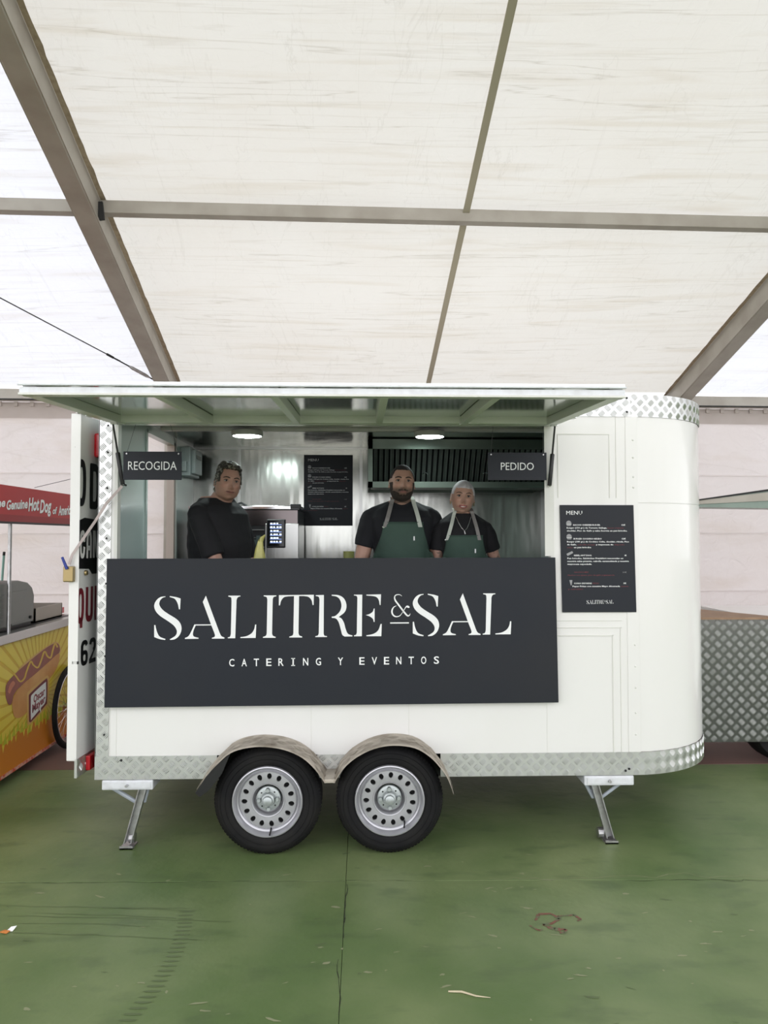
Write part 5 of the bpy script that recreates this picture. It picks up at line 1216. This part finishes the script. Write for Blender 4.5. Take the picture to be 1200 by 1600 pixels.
# contact grill and tray on the cart
gr = thing('contact_grill', 'grey metal hot dog grill with rounded top standing on the yellow cart', 'grill', (-2.75,.95,1.05))
gp = lambda px, py: (at(px,py,X=-2.50).y, at(px,py,X=-2.50).z)
ol = [gp(*p) for p in ((-22,990),(-22,925),(-8,916),(10,910),(30,907),(44,910),(51,918),(54,930),(52,974))]; zb_ = 1.051
ol = [(ol[0][0],zb_+.02)]+ol[1:-1]+[(ol[-1][0],zb_+.02)]
M_grill = mat('grill_grey_metal', (.24,.25,.24), .45, metal=.6)
gb = MB().prism(ol, lambda u,v,d: (-2.50+d,u,v), -.42, 0).build('housing', M_grill, gr, bevel=.010)
ip = [gp(*p) for p in ((12,976),(12,926),(42,921),(44,968))]
MB().prism(ip, lambda u,v,d: (-2.50+d,u,v), 0, .004).build('side_panel', M_grill, gr, bevel=.002)
for k in range(9): z = gp(4,930+k*5.2)[1]; y = gp(1,900)[0]; MB().box(-2.50,-2.494,y-.06,y+.05,z-.006,z+.002).build('vent_rib', M_grill, gr)
for p in ((14,978),(46,964)): c = gp(*p); MB().tube([(-2.50,c[0],c[1]),(-2.485,c[0],c[1])], .012, 10).build('knob', M_black, gr)
MB().box(-2.9,-2.51,ol[0][0]+.02,ol[-1][0]-.02,zb_-.0,zb_+.022).build('feet_frame', M_black, gr)
ty = thing('steel_tray', 'low beige tray with raised sides beside the grill on the cart', 'tray', (-2.75,1.6,1.05))
y0_, y1_ = at(55,960,X=-2.52).y, at(97,955,X=-2.52).y
M_tray = mat('tray_beige', (.42,.38,.33), .4, metal=.3)
for b_ in ((-2.53,-2.52,y0_,y1_,zb_,1.16),(-2.92,-2.91,y0_,y1_,zb_,1.20),(-2.92,-2.52,y0_,y0_+.01,zb_,1.16),(-2.92,-2.52,y1_-.01,y1_,zb_,1.16),(-2.92,-2.52,y0_,y1_,zb_,zb_+.01)): MB().box(*b_).build('tray_side', M_tray, ty)
tag(MB().box(-2.9,-2.60,y1_+.03,y1_+.25,zb_,zb_+.05).build('red_box', M_red, bevel=.005), 'small red box at the far end of the cart worktop', 'box')
q0 = at(2,905,X=-2.97); q1 = at(6,868,X=-2.97)
gsr = thing('cleaning_brush', 'pale green rod with dark cap sticking up behind the grill', 'brush', (q0.x,q0.y,zb_))
MB().tube([(q0.x,q0.y-.02,zb_),q1], .010, 8).build('handle', mat('mint_plastic', (.22,.42,.36), .4), gsr); MB().tube([q1,q1+(q1-q0).normalized()*.03], .011, 8).build('cap', M_dark, gsr)

# ================================================================== SECOND TRAILER (right edge)
t2 = thing('second_trailer', 'other food stand clad in tread plate with timber top at the right edge', 'trailer', (3.2,2.0,0))
pr2 = [(2.32,1.30),(3.08,1.30),(3.08,1.36),(2.32,2.75)]
bxx = MB().prism(pr2, lambda u,v,d: (u,v,d), .192, 1.095).build('nose_box', mat('dark_tread_plate', (.17,.17,.17), .16, metal=1, bump=.15, bscale=4), t2)
b = MB(); tread(b, lambda u,v,h: (2.32+u,1.30-h,.195+v), .76, .90, .0405, h=.004, sc=1.0); b.build('tread_pattern', M_alu, bxx, kind='stuff', fix=False)
MB().prism([(2.31,1.29),(3.09,1.29),(3.09,1.365),(2.31,2.77)], lambda u,v,d: (u,v,d), 1.095, 1.112).build('timber_top', mat('worn_plywood', (.34,.22,.14), .7, var=.8, vscale=8, stretch=(1,6,1), var_col=(.20,.12,.08)), t2)
MB().box(3.08,5.2,1.45,2.6,.30,1.08).build('lower_body', M_white, t2)
MB().box(3.04,3.16,1.275,1.30,.675,.755).build('latch', M_black, t2, bevel=.004)
for x in (3.06,3.1): MB().lathe([(0,-.006),(.006,-.006),(.007,0)], (x,1.276,.735), 'y', 8).build('screw', M_zinc, t2)
hh = MB().prism([(2.50,1.935),(5.2,1.90),(5.2,2.36),(2.50,1.985)], lambda u,v,d: (u,d,v), 1.35, 1.62).build('hatch', M_dsteel, t2)
MB().prism([(2.50,1.955),(5.2,2.09),(5.2,2.30),(2.50,1.982)], lambda u,v,d: (u,d,v), 1.33, 1.35).build('hatch_rail', M_frame, hh)
MB().prism([(2.50,1.980),(5.2,2.35),(5.2,2.38),(2.50,1.990)], lambda u,v,d: (u,d,v), 1.32, 1.36).build('rubber_seal', M_dark, hh)
for y in (1.5,2.4): MB().bar((4.2,y,1.95),(4.2,y,1.0), .05, .05).build('post', M_frame, t2)
MB().lathe([(.17,0),(.27,-.01),(.30,.03),(.30,.15),(.27,.19),(.17,.18)], (3.21,1.38,.30), 'y', 40).build('wheel', M_rubber, t2, smooth=40)
MB().lathe([(.18,.02),(.14,.04),(.05,.04),(0,.03)], (3.21,1.38,.30), 'y', 30).build('rim', M_rim, t2)
gq = MB().grid(lambda u, v: (3.21+.34*math.cos(math.pi*(.05+.9*u)), 1.34+.22*v, .30+.34*math.sin(math.pi*(.05+.9*u))), 24, 2); fo = gq.build('fender', M_black, t2, smooth=True, fix=False)
